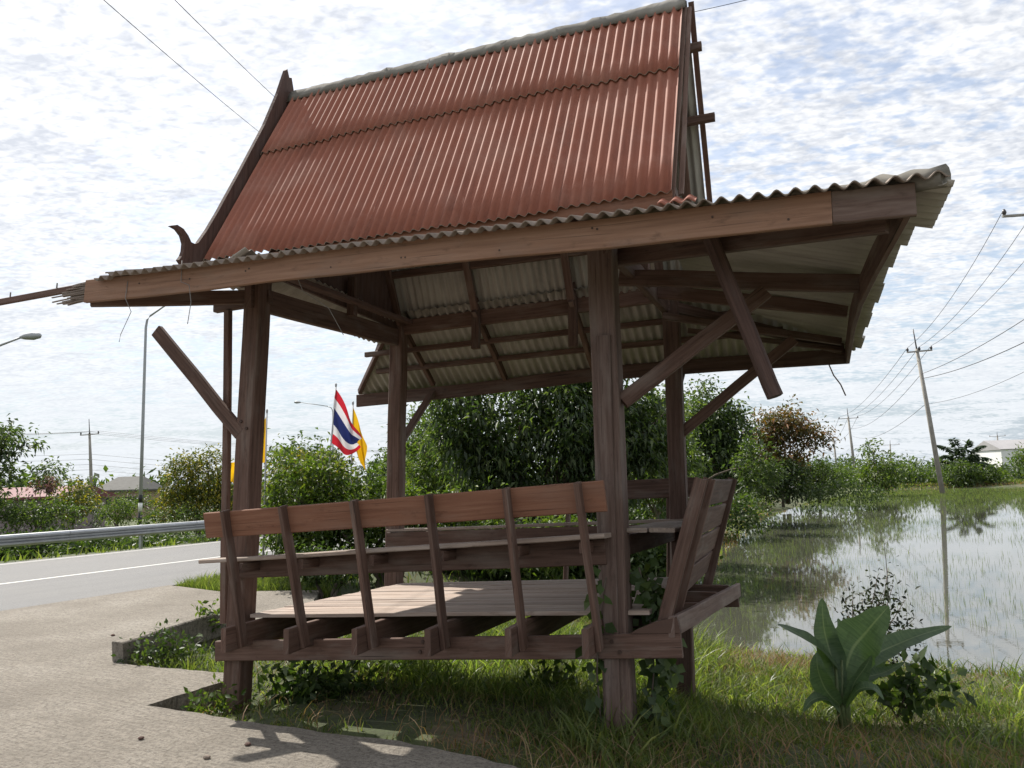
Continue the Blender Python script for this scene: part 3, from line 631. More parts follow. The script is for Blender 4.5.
pxtree('leafy_bush', 'low dark bush at the left rear corner of the deck', 'bush', 11.6, [(285, 545, 335, 585), (320, 550, 370, 580)], 1700, .09, 'weed', trunk_r=.03, clump=.09, stems=3)
pxtree('yellow_tree', 'olive yellow tree behind the flags at the road edge', 'tree', 27, [(268, 455, 310, 500), (280, 450, 330, 515), (262, 480, 300, 520), (310, 455, 350, 510)], 6000, .18, 'yellow', trunk_r=.1, clump=.25, gz=-.2)
pxtree('dark_tree', 'dark rounded tree far behind the yellow flag', 'tree', 40, [(275, 440, 330, 490), (300, 450, 350, 490), (370, 450, 420, 500)], 3600, .3, 'mid', trunk_r=.14, clump=.4, gz=-.3)
pxtree('airy_tree', 'thin airy tree with pale stems seen right of the front right post', 'tree', 20, [(628, 385, 668, 440), (640, 425, 690, 480), (620, 440, 660, 500), (655, 395, 690, 430), (625, 470, 665, 510), (650, 460, 690, 505)], 4600, .15, 'bright', trunk_r=.07, clump=.2, bk=bark_pale, group='trees along the roadside')
pxtree('round_tree', 'dense dark round headed tree right of the rear right post', 'tree', 34, [(680, 385, 730, 450), (700, 400, 752, 470), (690, 430, 748, 500)], 8000, .26, 'dark', trunk_r=.18, clump=.34, gz=-.2)
pxtree('flame_tree', 'spreading flame tree with rusty orange blossom and bare twigs', 'tree', 46, [(745, 412, 790, 455), (765, 408, 812, 440), (750, 435, 805, 485), (795, 425, 828, 450)], 6200, .28, 'orange', trunk_r=.13, clump=.36, gz=-.2)
pxtree('rounded_bush', 'dark rounded bush below the flame tree', 'bush', 44, [(762, 456, 804, 496), (745, 462, 785, 500), (780, 465, 812, 500)], 4200, .2, 'dark', trunk_r=.08, clump=.25, gz=-.3)
pxtree('rounded_bush', 'dark bush at the water edge right of the flame tree', 'bush', 48, [(800, 455, 834, 488), (808, 465, 848, 498), (796, 470, 820, 500)], 3200, .2, 'mid', trunk_r=.08, clump=.25, gz=-.3)
pxtree('rounded_bush', 'light green low bush between round headed tree and flame tree', 'bush', 38, [(722, 462, 758, 500), (700, 470, 740, 505)], 1900, .18, 'bright', trunk_r=.05, clump=.2, gz=-.3)
pxtree('small_tree', 'small green tree with upright shoots in front of the far hedge', 'tree', 62, [(858, 450, 895, 478), (852, 462, 900, 490), (866, 440, 880, 458)], 1700, .34, 'bright', trunk_r=.12, clump=.4, gz=-.3)
pxtree('rounded_bush', 'green bush around the foot of the banana plants', 'bush', 78, [(938, 462, 975, 488), (955, 464, 1005, 488)], 2600, .4, 'mid', trunk_r=.1, clump=.4, gz=-.4)
pxtree('rounded_bush', 'round bright green bush beside the white warehouse', 'bush', 90, [(1008, 446, 1040, 472)], 900, .4, 'bright', trunk_r=.15, clump=.5, gz=-.3)
pxtree('bushy_tree', 'soft green tree filling the gap between the shelter rear posts and the round headed tree', 'tree', 28, [(600, 398, 660, 470), (640, 420, 700, 490), (735, 440, 775, 495)], 6500, .19, 'mid', trunk_r=.1, clump=.24, gz=-.2, group='trees along the roadside')
pxtree('bushy_tree', 'soft green tree behind the bright bushy tree near the far left post', 'tree', 30, [(398, 405, 452, 470), (380, 440, 440, 500), (430, 420, 470, 480)], 5500, .19, 'mid', trunk_r=.1, clump=.24, gz=-.2, group='trees along the roadside')
# left of the road
pxtree('dark_tree', 'dark leafy tree cut by the left picture edge with drooping branch', 'tree', 33, [(-60, 420, 12, 470), (-30, 425, 35, 455), (-70, 455, 25, 510)], 3600, .26, 'dark', trunk_r=.16, clump=.26, gz=-.8)
pxtree('sparse_tree', 'sparse tree with purple blossom near the red roofed shed', 'tree', 36, [(30, 462, 66, 490), (40, 478, 60, 495)], 700, .22, 'mid', trunk_r=.06, clump=.22, gz=-.8)
pxtree('blossom_shrub', 'purple flowering shrub in front of the red roofed shed', 'shrub', 35, [(32, 474, 56, 492)], 260, .16, 'purple', trunk_r=.04, clump=.15, gz=-.8)
pxtree('roadside_shrub', 'dark shrub with yellow blossom left of the grey roofed house', 'shrub', 34, [(62, 480, 98, 515), (58, 492, 80, 525)], 1600, .17, 'yellow', trunk_r=.05, clump=.2, gz=-.8)
pxtree('roadside_shrub', 'wide low shrub behind the guardrail at the left picture edge', 'shrub', 31, [(-20, 495, 30, 535), (15, 500, 60, 530), (45, 495, 85, 535)], 2600, .17, 'mid', trunk_r=.05, clump=.2, gz=-.8, stems=3)
pxtree('roadside_shrub', 'conical green shrub standing left of the street lamp foot', 'shrub', 46, [(100, 498, 132, 526), (114, 496, 138, 526)], 1700, .15, 'bright', trunk_r=.05, clump=.18, gz=-.8, stems=2)
pxtree('roadside_shrub', 'dark shrub in front of the grey roofed house', 'shrub', 50, [(64, 482, 96, 520), (84, 498, 120, 526), (118, 488, 150, 510), (140, 490, 168, 522)], 2200, .2, 'dark', trunk_r=.06, clump=.24, gz=-.9)
pxtree('yellow_tree', 'yellow flowering tree right of the street lamp beyond the guardrail', 'tree', 32, [(165, 455, 205, 500), (185, 448, 232, 500), (155, 485, 200, 525), (190, 490, 240, 530), (215, 470, 262, 525)], 8500, .17, 'yellow', trunk_r=.09, clump=.22, gz=-.8, stems=2)
pxtree('roadside_shrub', 'green shrub behind the guardrail below the yellow flowering tree', 'shrub', 30, [(140, 505, 180, 535), (170, 510, 222, 535)], 1500, .14, 'mid', trunk_r=.04, clump=.16, gz=-.8, stems=2)

# masses far off
def mass(name, segs, n, lf, mat, clump, z0):
    P = []
    for (pa, pb, ytop, Yd, hh) in segs:
        k = int(n*(pb-pa)/sum(s[1]-s[0] for s in segs)); xs = rng.uniform(pa, pb, k)
        a = [atY(x, ytop+4*math.sin(x*.11)+3*math.sin(x*.31)+2*math.sin(x*.83), Yd) for x in xs]; a = np.array(a)
        zz = z0+(a[:, 2]-z0)*rng.uniform(0, 1, k)**.6; a[:, 2] = zz; a[:, 1] += rng.normal(size=k)*Yd*.02; P.append(a)
    P = np.concatenate(P); P = np.repeat(P, 4, 0)+rng.normal(size=(len(P)*4, 3))*clump; k = len(P)
    v, t = leaves(P, unit(k), unit(k)+np.array([0, 0, 1]), rng.uniform(.6, 1.3, k)*lf, rng.uniform(.3, .6, k)*lf)
    return tag(npmesh(name, v, t, LM[mat]), kind='stuff')
tag(mass('far_hedgerow', [(800, 960, 473, 84, 2), (940, 1120, 473, 86, 2), (820, 1000, 466, 150, 3)], 3600, .5, 'mid', .45, -.5), 'low green hedgerow along the far bank of the flooded field', 'hedge')
tag(mass('far_treeline', [(690, 1150, 463, 260, 5), (-120, 420, 490, 130, 5), (380, 720, 470, 120, 5)], 3200, 1.6, 'mid', 1.2, -1), 'distant strip of trees along the horizon', 'trees')
tag(mass('verge_bushes', [(-60, 240, 541, 25.5, 1)], 3800, .16, 'weed', .14, -.6), 'tangle of weeds growing under and behind the guardrail', 'weeds')
tag(mass('bank_scrub', [(420, 690, 545, 15.5, 1), (690, 880, 484, 45, 1), (560, 760, 500, 26, 1)], 4200, .18, 'weed', .18, -.45), 'scrubby undergrowth on the bank behind the shelter', 'weeds')

# banana clump on the far bank
def bigleaf(mb, pts, wid, m=0, n=10, fold=.25, ripple=.0):
    pts = [Vector(p) for p in pts]
    def cat(t):
        x = t*(len(pts)-1); i = min(int(x), len(pts)-2); f = x-i
        p0 = pts[max(i-1, 0)]; p1 = pts[i]; p2 = pts[i+1]; p3 = pts[min(i+2, len(pts)-1)]
        return .5*((2*p1)+(-p0+p2)*f+(2*p0-5*p1+4*p2-p3)*f*f+(-p0+3*p1-3*p2+p3)*f**3)
    return [cat(i/n) for i in range(n+1)]
def leafblade(mb, pts, wid, face, m=0, n=14, fold=.22, prof=None, ripple=.02):
    c = bigleaf(mb, pts, wid, n=n); face = Vector(face); b = len(mb.v); cols = 7
    for i, p in enumerate(c):
        t = i/n; d = (c[min(i+1, n)]-c[max(i-1, 0)]).normalized(); s = d.cross(face).normalized(); nn = s.cross(d)
        wv = wid*(math.sin(math.pi*min(1, t**.75*.98+.02))**.8)*(1+.05*math.sin(23*t+wid*90)) if prof is None else wid*prof(t)
        for j in range(cols):
            a = (j/(cols-1)-.5)*2
            mb.v.append(tuple(p+s*(a*wv*.5)+nn*(abs(a)**1.2*wv*fold*.5+ripple*wv*math.sin(9*t+3*a))))
    for i in range(n):
        for j in range(cols-1):
            mb.face((b+i*cols+j, b+i*cols+j+1, b+(i+1)*cols+j+1, b+(i+1)*cols+j), [(i/n, j/6), (i/n, (j+1)/6), ((i+1)/n, (j+1)/6), ((i+1)/n, j/6)], m, True)
def math2(nt, op, a, b_):
    n = nt.nodes.new('ShaderNodeMath'); n.operation = op
    for i_, v_ in enumerate((a, b_)):
        if isinstance(v_, (int, float)): n.inputs[i_].default_value = v_
        else: nt.links.new(v_, n.inputs[i_])
    return n.outputs[0]
def broadmat(name, c1, c2, mid, transl=.3):
    m, nt, b, out = newmat(name)
    uv = texco(nt, 'UV'); sp = nt.nodes.new('ShaderNodeSeparateXYZ'); nt.links.new(uv, sp.inputs[0])
    st = noise(nt, mapping(nt, uv, (40, 1.5, 1)), 1, 3); c = ramp(nt, st, [(.35, c1), (.65, c2)])
    ab = nt.nodes.new('ShaderNodeMath'); ab.operation = 'SUBTRACT'; nt.links.new(sp.outputs[1], ab.inputs[0]); ab.inputs[1].default_value = .5
    ab2 = nt.nodes.new('ShaderNodeMath'); ab2.operation = 'ABSOLUTE'; nt.links.new(ab.outputs[0], ab2.inputs[0])
    c = mix(nt, ramp(nt, ab2.outputs[0], [(.015, .8), (.04, 0.0)]), c, mid)
    tipn = math2(nt, 'ADD', sp.outputs[0], math2(nt, 'MULTIPLY', noise(nt, uv, 9, 4, .7), .16))
    c = mix(nt, ramp(nt, tipn, [(1.0, 0.0), (1.05, .9)]), c, (.16, .10, .05)); bl = noise(nt, uv, 5, 5, .7); c = mix(nt, ramp(nt, bl, [(.5, 0.0), (.68, .45)]), c, tuple(x*.55 for x in c1))
    nt.links.new(c, b.inputs['Base Color']); b.inputs['Roughness'].default_value = .5; bump(nt, b, st, .45, .008)
    t = nt.nodes.new('ShaderNodeBsdfTranslucent'); nt.links.new(mix(nt, 1.0, c, (1.5, 1.7, .6), 'MULTIPLY'), t.inputs[0])
    ms = nt.nodes.new('ShaderNodeMixShader'); ms.inputs[0].default_value = transl; nt.links.new(b.outputs[0], ms.inputs[1]); nt.links.new(t.outputs[0], ms.inputs[2]); nt.links.new(ms.outputs[0], out.inputs[0])
    return m
M['broad'] = broadmat('broad_leaf', (.085, .135, .07), (.13, .19, .10), (.24, .29, .17), .45); M['banana'] = broadmat('banana_leaf', (.028, .05, .018), (.045, .075, .028), (.09, .12, .05), .3); M['stalk'] = plain('green_stalk', (.10, .13, .05), .5, .25, 8)
bt = empty('banana_clump', tuple(atY(966, 486, 80))); bt.location.z = -.35
tag(bt, 'banana plants with ragged arching leaves on the far bank behind the leaning pole', 'banana plant')
o0 = bt.location
for k, (px, py) in enumerate(((940, 440), (951, 434), (979, 441), (975, 452), (944, 452), (984, 455), (958, 444), (967, 436), (938, 460), (988, 463), (962, 455))):
    e = np.array(tuple(Vector(atY(px, py, 80+random.uniform(-1.5, 1.5)))-o0)); b0 = np.array((random.uniform(-.5, .5), 0, 1.6)); tt = np.linspace(.25, 1, 46)[:, None]
    md = b0*.45+e*.55+np.array((0, 0, 1.1)); en = e+np.array(((e-b0)[0]*.25, 0, -.5)); arc = (1-tt)**2*b0+2*tt*(1-tt)*md+tt**2*en; tn = np.gradient(arc, axis=0)
    P = np.repeat(arc, 2, 0); D = np.repeat(tn/np.linalg.norm(tn, axis=1, keepdims=True), 2, 0)*.5+unit(len(P))*.35+np.array((0, 0, -.55)); D[::2] += np.array((.5, -.3, 0)); D[1::2] -= np.array((.5, .3, 0))
    ln = np.repeat((np.sin(np.linspace(.25, 1, 46)*2.9)+.25)*.62, 2); v, t = leaves(P, D, unit(len(P))*.4+np.array((0, -.4, 1)), ln, ln*.34); npmesh('leaf', v, t, M['banana'], bt)
mb = MB()
for s in (-.5, .1, .6): mb.tube([(s, 0, -.2), (s*.9, 0, 1.2), (s*.7, 0, 2.2)], [.2, .16, .1], 8)
mb.build('stem', M['stalk'], bt)

# broad-leaved plant in the right foreground
PB = np.array([2.50, 6.10, -.36]); pl = empty('broadleaf_plant', tuple(PB)); tag(pl, 'broad leaved banana like plant growing in the shaded grass by the water', 'plant')
def pp(px, py, dy=0): return Vector(tuple(atY(px, py, 6.1+dy)-PB))
for pts, wd, fc in (
    ([(838, 668, 0), (822, 650, -.05), (800, 635, -.1), (777, 624, -.15)], .155, (.3, -.5, .9)),
    ([(840, 700, 0), (832, 660, .02), (824, 628, .05), (822, 598, .1)], .20, (-.25, -1, .1)),
    ([(843, 680, .0), (852, 650, .0), (868, 630, -.05), (889, 606, -.1)], .36, (-.35, -1, .55)),
    ([(852, 672, 0), (880, 652, .1), (912, 638, .15), (952, 626, .2)], .20, (-.1, -.55, .9)),
    ([(840, 705, -.05), (826, 690, -.1), (818, 670, -.15), (817, 652, -.15)], .16, (-.5, -1, .0)),
    ([(846, 705, -.02), (852, 688, -.1), (862, 672, -.15), (872, 655, -.2)], .17, (.4, -1, .1)),
    ([(846, 690, .05), (862, 678, .05), (885, 672, .1), (905, 662, .1)], .13, (0, -.4, 1)),
    ([(843, 690, .1), (850, 660, .2), (845, 640, .25), (838, 618, .3)], .16, (.2, -1, .2)),
    ([(848, 690, .15), (868, 668, .25), (876, 650, .3), (880, 636, .3)], .2, (.1, -1, .2)),
    ([(846, 708, -.05), (858, 690, -.15), (874, 688, -.2), (884, 700, -.22)], .10, (0, -.5, 1)), ([(840, 712, -.05), (826, 698, -.1), (812, 700, -.15), (803, 712, -.18)], .09, (0, -.6, 1)),
    ([(838, 700, .05), (836, 670, .12), (842, 645, .15), (856, 622, .2)], .13, (.4, -1, .2))):
    mb = MB(); leafblade(mb, [pp(*p) for p in pts], wd, fc, n=22, ripple=.045); mb.build('leaf', M['broad'], pl)
mb = MB()
for px, py, dx in ((836, 668, -.02), (842, 660, 0), (848, 668, .02), (845, 685, .03)):
    mb.tube([(dx, 0, -.05), pp(842+dx*200, 706), pp(px, py)], [.022, .017, .010], 7)
mb.build('stem', M['stalk'], pl)

# twiggy shrub behind it
def twig_shrub(name, label, base, tips, nleaf, lf, mat, spread=.09, r=.009):
    base = Vector(base); root = empty(name, tuple(base)); tag(root, label, 'shrub'); mb = MB(); P = []
    for tp in tips:
        e = Vector(tp)-base; m1 = e*.5+Vector((random.uniform(-.08, .08), random.uniform(-.08, .08), .04)); mb.tube([(0, 0, -.05), m1, e], [r, r*.7, r*.3], 5)
        for k in range(nleaf):
            t = random.uniform(.3, 1.0); P.append((m1*(t/.5) if t < .5 else m1.lerp(e, (t-.5)*2))+Vector([random.gauss(0, spread) for _ in range(3)]))
    mb.build('stem', bark, root); P = np.array([tuple(p) for p in P]); k = len(P)
    v, t = leaves(P, unit(k), unit(k)+np.array([0, 0, 1.]), rng.uniform(.6, 1.3, k)*lf, rng.uniform(.4, .6, k)*lf); npmesh('foliage', v, t, LM[mat], root)
    return root
sb = np.array([3.15, 7.3, -.42])
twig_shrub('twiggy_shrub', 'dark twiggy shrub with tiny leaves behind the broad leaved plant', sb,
           [atY(px, py, 7.3+dy) for px, py, dy in ((853, 590, 0), (862, 598, .1), (878, 575, -.1), (888, 568, .1), (893, 585, 0), (905, 600, .1), (915, 618, 0), (920, 640, -.1), (870, 612, .1), (845, 600, 0), (900, 632, .2), (884, 590, -.2))], 90, .055, 'dusky', .06)
mb = MB(); mb.tube([atY(889, 600, 7.3), atY(886, 560, 7.3), atY(884, 545, 7.3), atY(892, 537, 7.3)], [.004, .003, .002, .002], 5); tag(mb.build('dry_twig', bark), 'thin bare twig rising above the twiggy shrub', 'twig')
twig_shrub('leafy_weed', 'leafy dark weed in the grass right of the broad leaved plant', (3.1, 6.5, -.4), [atY(px, py, 6.5) for px, py in ((885, 680), (905, 672), (925, 668), (945, 672), (930, 690), (960, 680), (905, 700))], 26, .14, 'weed', .07, .007)
twig_shrub('leafy_weed', 'spindly weed with yellow green leaves on the concrete beside the kerb', atZ(205, 640, -.05), [atY(px, py, 8.2) for px, py in ((195, 605), (205, 607), (213, 603), (222, 612), (228, 608))], 26, .075, 'bright', .035, .005)
twig_shrub('leafy_weed', 'bushy weed growing over the end of the concrete kerb beam', (-3.55, 7.35, -.1), [atY(px, py, 7.5) for px, py in ((150, 640), (165, 630), (178, 632), (190, 640), (205, 648), (215, 655), (160, 650), (128, 648), (185, 655), (172, 645), (220, 660))], 45, .065, 'weed', .07, .006)
twig_shrub('leafy_weed', 'light green weed at the foot of the front left post', (-2.35, 5.95, -.2), [atY(px, py, 5.95) for px, py in ((200, 692), (215, 688), (228, 690), (245, 698), (222, 700), (258, 706), (192, 700))], 32, .06, 'bright', .04, .005)
twig_shrub('leafy_weed', 'dark leafy weeds under the left half of the deck', (-1.65, 6.2, -.25), [atY(px, py, 6.3+dy) for px, py, dy in ((270, 672, 0), (285, 668, .2), (300, 675, 0), (320, 670, .3), (340, 680, .1), (360, 690, 0), (300, 695, -.1), (330, 700, -.1), (265, 690, 0), (380, 688, .3), (345, 668, .4))], 80, .095, 'weed', .08, .006)
twig_shrub('leafy_weed', 'sunlit light green weeds behind the front floor beam near the deck middle', (-.95, 7.6, -.35), [atY(px, py, 7.6+dy) for px, py, dy in ((345, 665, 0), (360, 658, .2), (375, 672, 0), (335, 680, .1), (390, 668, .3), (365, 684, -.1), (325, 668, .2))], 50, .10, 'bright', .07, .006)
twig_shrub('leafy_weed', 'pale leafed weed in the grass left of the front right post', (.2, 6.6, -.25), [atY(px, py, 6.6+dy) for px, py, dy in ((545, 672, 0), (560, 665, .2), (575, 676, 0), (530, 684, .1))], 26, .10, 'bright', .06, .005)
# creeper on the front right post
vt = empty('creeper_vine', tuple(PW(L+.1, -.02, 0))); tag(vt, 'leafy creeper climbing the foot of the front right post', 'vine'); vo_ = vt.location.copy(); mb = MB(); P = []
for pts in ([(3.0, -.13, .0), (2.98, -.15, .4), (3.0, -.14, .8), (3.05, -.12, 1.0)], [(3.25, .05, -.1), (3.3, .1, .4), (3.28, .1, .8), (3.22, .1, 1.05)], [(3.3, .2, -.1), (3.36, .15, .5), (3.30, .2, .9)]):
    mb.tube([PW(*p)-vo_ for p in pts], .006, 5)
    for k in range(150):
        i = random.randrange(len(pts)-1); p = Vector(pts[i]).lerp(Vector(pts[i+1]), random.random())
        if pts[0][0] < 3.1 and random.random() < .75: continue
        P.append(PW(p.x+random.gauss(0, .045), p.y+random.gauss(0, .06), p.z+random.gauss(0, .06))-vo_)
mb.build('stem', bark, vt); P = np.array([tuple(p) for p in P]); k = len(P)
v, t = leaves(P, unit(k)*.6+np.array([0, 0, -.6]), unit(k)*.5+np.array([0, -1, .2]), rng.uniform(.06, .11, k), rng.uniform(.05, .085, k)); npmesh('foliage', v, t, LM['weed'], vt)

# ------------------------------------------------------------------ grass
def blades(P, hgt, wid, leanv, segs=3, curl=.5):
    n = len(P); az = rng.uniform(0, 2*math.pi, n); dirv = np.stack([np.cos(az), np.sin(az), np.zeros(n)], 1)
    fa = rng.uniform(0, 2*math.pi, n); sv = np.stack([np.cos(fa), np.sin(fa), np.zeros(n)], 1); vs = []
    for i in range(segs+1):
        t = i/segs; off = dirv*(leanv*hgt*(t**1.7))[:, None]; z = hgt*(t-curl*leanv*t*t*.6)
        c = P+off; c[:, 2] = P[:, 2]+z; wv = (wid*(1-t)**.7*.5)[:, None]
        vs.append(c-sv*wv); 
        if i < segs: vs.append(c+sv*wv)
    k = 2*segs+1; v = np.stack(vs, 1).reshape(-1, 3); b = np.arange(n)[:, None]*k; tr = []
    for i in range(segs-1): tr += [b+np.array([[2*i, 2*i+1, 2*i+3]]), b+np.array([[2*i, 2*i+3, 2*i+2]])]
    tr.append(b+np.array([[2*segs-2, 2*segs-1, 2*segs]]))
    return v, np.concatenate(tr, 1).reshape(-1, 3)
LM['grass'] = leafmat('grass_blade', (.062, .092, .024), (.115, .15, .044), (.215, .225, .09), .52, .5)
LM['straw'] = leafmat('straw_blade', (.17, .095, .05), (.25, .155, .09), (.34, .25, .15), .3, .7)
LM['rice'] = leafmat('rice_blade', (.08, .12, .03), (.12, .165, .048), (.19, .21, .085), .45, .5)
def val(x, y, s, sd=0): return wav(x*s, y*s, 1.0, sd)+.6*wav(x*s, y*s, 2.7, sd+1.3)
def scatter(n, x0, x1, y0, y1, cond):
    x = rng.uniform(x0, x1, n); y = rng.uniform(y0, y1, n); k = cond(x, y); return x[k], y[k]
def landmask(x, y):
    return (sd_poly(x, y, slab) > .02) & (sd_poly(x, y, shore) > -.25) & (rt_(x, y)[0] < 11.6)
xs, ys = scatter(190000, -4.2, 8.5, 2.8, 12.5, lambda x, y: landmask(x, y) & (np.abs(x) < y*.78+.6) & (rng.random(len(x)) < np.clip(.62+.3*val(x, y, 1.4), .12, 1)*(1-.8*np.exp(-(((x-3.0)/.9)**2+((y-8.95)/.75)**2)))))
zz = H(xs, ys); P = np.stack([xs, ys, zz-.01], 1); n = len(P)
tall = np.clip(.5+.5*val(xs, ys, .9, 2), 0, 1); ul_ = (xs+2.26)*math.cos(YAW)-(ys-6.17)*math.sin(YAW); vl_ = (xs+2.26)*math.sin(YAW)+(ys-6.17)*math.cos(YAW)
boost = .52+1.1*np.exp(-((xs-.6)**2+(ys-4.85)**2)/.2)+1.0*np.exp(-np.clip(np.maximum(np.maximum(-.2-ul_, (ul_-2.9)*1.8), np.maximum(2.3-vl_, vl_-4.6)), 0, 9)**2/.45)
hg = boost*(.10+.25*tall**1.2)*rng.uniform(.45, 1.4, n); hg *= np.clip((rt_(xs, ys)[1]-3.4)/1.5, .30, 1.1)
v, t = blades(P, hg, rng.uniform(.007, .017, n)*(1+.6*(hg > .3)), rng.uniform(.2, 1.2, n), 3, .65); tag(npmesh('grass', v, t, LM['grass']), 'rough green grass on the bank around the shelter', 'grass', kind='stuff')
# dry, flattened grass
def dry(x, y):
    p1 = np.hypot((x-3.0)/1.0, (y-8.95)/.8); p2 = np.hypot((x-.6)/2.2, (y-4.55)/.45); p3 = np.hypot((x-2.2)/.8, (y-9.4)/.5); p4 = np.hypot((x-2.2)/2.4, (y-12.5)/1.6)
    return np.maximum.reduce([np.exp(-p1**2), .38*np.exp(-p2**2), .5*np.exp(-p3**2), .8*np.exp(-p4**2)])
xs, ys = scatter(150000, -2.5, 6.5, 3.4, 14.5, lambda x, y: landmask(x, y) & (rng.random(len(x)) < dry(x, y)*.7+.045))
P = np.stack([xs, ys, H(xs, ys)], 1); n = len(P)
v, t = blades(P, rng.uniform(.08, .27, n), rng.uniform(.004, .009, n), rng.uniform(.5, 1.4, n), 3, .8); tag(npmesh('dry_grass', v, t, LM['straw']), 'patches of dry straw coloured grass on the bank', 'grass', kind='stuff')
LM['tuft'] = leafmat('tuft_blade', (.08, .125, .03), (.15, .205, .056), (.27, .29, .11), .55, .4, .6)
xs, ys = scatter(60000, -3, 6.5, 5.2, 12, lambda x, y: landmask(x, y) & (rng.random(len(x)) < np.clip(val(x, y, 1.9, 4)*.9+.1, 0, 1)*.55))
ul_ = (xs+2.26)*math.cos(YAW)-(ys-6.17)*math.sin(YAW); vl_ = (xs+2.26)*math.sin(YAW)+(ys-6.17)*math.cos(YAW)
k = (vl_ > .7) & (ul_ > -.2) & (ul_ < 6.5) & ((ul_ < 3.3) | (rng.random(len(xs)) < .35)); xs, ys, ul_, vl_ = xs[k], ys[k], ul_[k], vl_[k]; n = len(xs)
P = np.stack([xs, ys, H(xs, ys)], 1); hg = rng.uniform(.22, .52, n)*np.where(ul_ < 3.2, 1.0, .6)*np.clip(.55+(vl_-.7)*.4, .5, 1.1)
v, t = blades(P, hg, rng.uniform(.010, .022, n), rng.uniform(.3, 1.3, n), 4, .7); tag(npmesh('grass', v, t, LM['tuft']), 'long arching grass tufts under and behind the deck', 'grass', kind='stuff')
# far bank, verges, grass patch by the road
xs, ys = scatter(90000, -20, 60, 10, 95, lambda x, y: (((sd_poly(x, y, shore) > -.3) & (sd_poly(x, y, shore) < 9) & (rt_(x, y)[0] < 11.7)) | ((rt_(x, y)[0] > 20.5) & (rt_(x, y)[0] < 23.5))) & (sd_poly(x, y, slab) > .05) & (np.abs(x) < y*.8))
n = len(xs); dist = np.hypot(xs, ys); P = np.stack([xs, ys, H(xs, ys)], 1)
v, t = blades(P, rng.uniform(.12, .36, n), .012+.0014*dist, rng.uniform(.2, .8, n), 2); tag(npmesh('verge_grass', v, t, LM['grass']), 'longer grass on the road verges and field banks', 'grass', kind='stuff')
xs, ys = scatter(60000, -7, -3, 10.5, 16, lambda x, y: (sd_poly(x, y, slab) > .02) & (rt_(x, y)[0] < 11.75) & (rt_(x, y)[0] > 7.5))
n = len(xs); P = np.stack([xs, ys, H(xs, ys)], 1)
v, t = blades(P, rng.uniform(.06, .25, n), rng.uniform(.008, .016, n), rng.uniform(.2, .9, n), 2); tag(npmesh('verge_grass', v, t, LM['grass']), 'green grass strip between the road edge and the concrete', 'grass', kind='stuff')
xs, ys = scatter(160000, 2, 70, 13, 95, lambda x, y: (sd_poly(x, y, shore) > -.5) & (sd_poly(x, y, shore) < 2.2+(y > 30)*2) & (rt_(x, y)[0] < 11.5) & (np.abs(x) < y*.8) & (rng.random(len(x)) < .35+.4*val(x, y, .3)))
n = len(xs); dist = np.hypot(xs, ys); P = np.stack([xs, ys, H(xs, ys)], 1)
v, t = blades(P, rng.uniform(.12, .32, n), .01+.0014*dist, rng.uniform(.4, 1.2, n), 2, .8); tag(npmesh('dry_grass', v, t, LM['straw']), 'brown dry grass along the far bank of the flooded field', 'grass', kind='stuff')
# rice shoots standing in the water
def ricedens(x, y):
    d = np.hypot(x, y); left = np.exp(-((x/np.maximum(y, 1)-.30)/.085)**2)*np.clip((d-9)/4, 0, 1); farb = np.clip((d-42)/20, 0, 1)
    rows = .5+.5*np.sin((x*.8+y*.6)*1.6+wav(x, y, .25, 1))
    return np.clip(.10+.13*val(x, y, .30, 3), .012, 1)*(.4+.6*rows)+.26*left*np.clip(.35+.7*val(x, y, .5), .03, 1)+.36*farb*np.clip((d-46)/14, .1, 1)
n0 = 330000; yy = 8+82*rng.random(n0)**1.6; xx = yy*rng.uniform(.1, .80, n0)
k = (sd_poly(xx, yy, shore) < -.05) & (rng.random(n0) < ricedens(xx, yy)*np.clip(yy/30, .22, 1)); xs, ys = xx[k], yy[k]; n = len(xs); d = np.hypot(xs, ys)
P = np.stack([xs, ys, np.full(n, WATER-.03)], 1)
v, t = blades(P, rng.uniform(.05, .20, n), .0022+.00028*d, rng.uniform(.02, .25, n), 2); tag(npmesh('rice_shoots', v, t, LM['rice']), 'thin rice shoots standing in the flooded field', 'rice', kind='stuff')
print('blades', n)

# ------------------------------------------------------------------ stones, litter
stone = plain('stone', (.2, .16, .13), .9, .3, 20, bmp=.5); red_stone = plain('laterite_stone', (.10, .06, .048), .9, .3, 20, bmp=.5); whitep = plain('white_plastic', (.75, .75, .72), .4, .05)
def pebble(px, py, s, mat, lab, i):
    mb = MB(); c = atZ(px, py, s*.28); n = 7; rings = []
    for a in (-.95, -.6, 0, .55, .9):
        rr = math.sqrt(max(.02, 1-a*a)); rings.append([Vector((c[0]+s*.5*rr*math.cos(k*2*math.pi/n)*random.uniform(.8, 1.2)*1.25, c[1]+s*.5*rr*math.sin(k*2*math.pi/n)*random.uniform(.8, 1.2), c[2]+a*s*.3)) for k in range(n)])
    mb.loft(rings, [0, .1, .2, .3, .4], [.1*k for k in range(n+1)]); tag(mb.build('pebble', mat), lab, 'stone', 'stones on the concrete')
for i, (px, py, s, mt, lab) in enumerate(((141, 738, .035, red_stone, 'dark brown pebble alone on the lower left concrete'), (248, 744, .035, red_stone, 'dark brown pebble on the concrete below the front left post'), (207, 757, .04, stone, 'pale flat pebble on the concrete at the bottom edge'),
        (113, 635, .04, red_stone, 'dark pebble on the sunlit concrete left of the kerb beam'))):
    pebble(px, py, s, mt, lab, i)
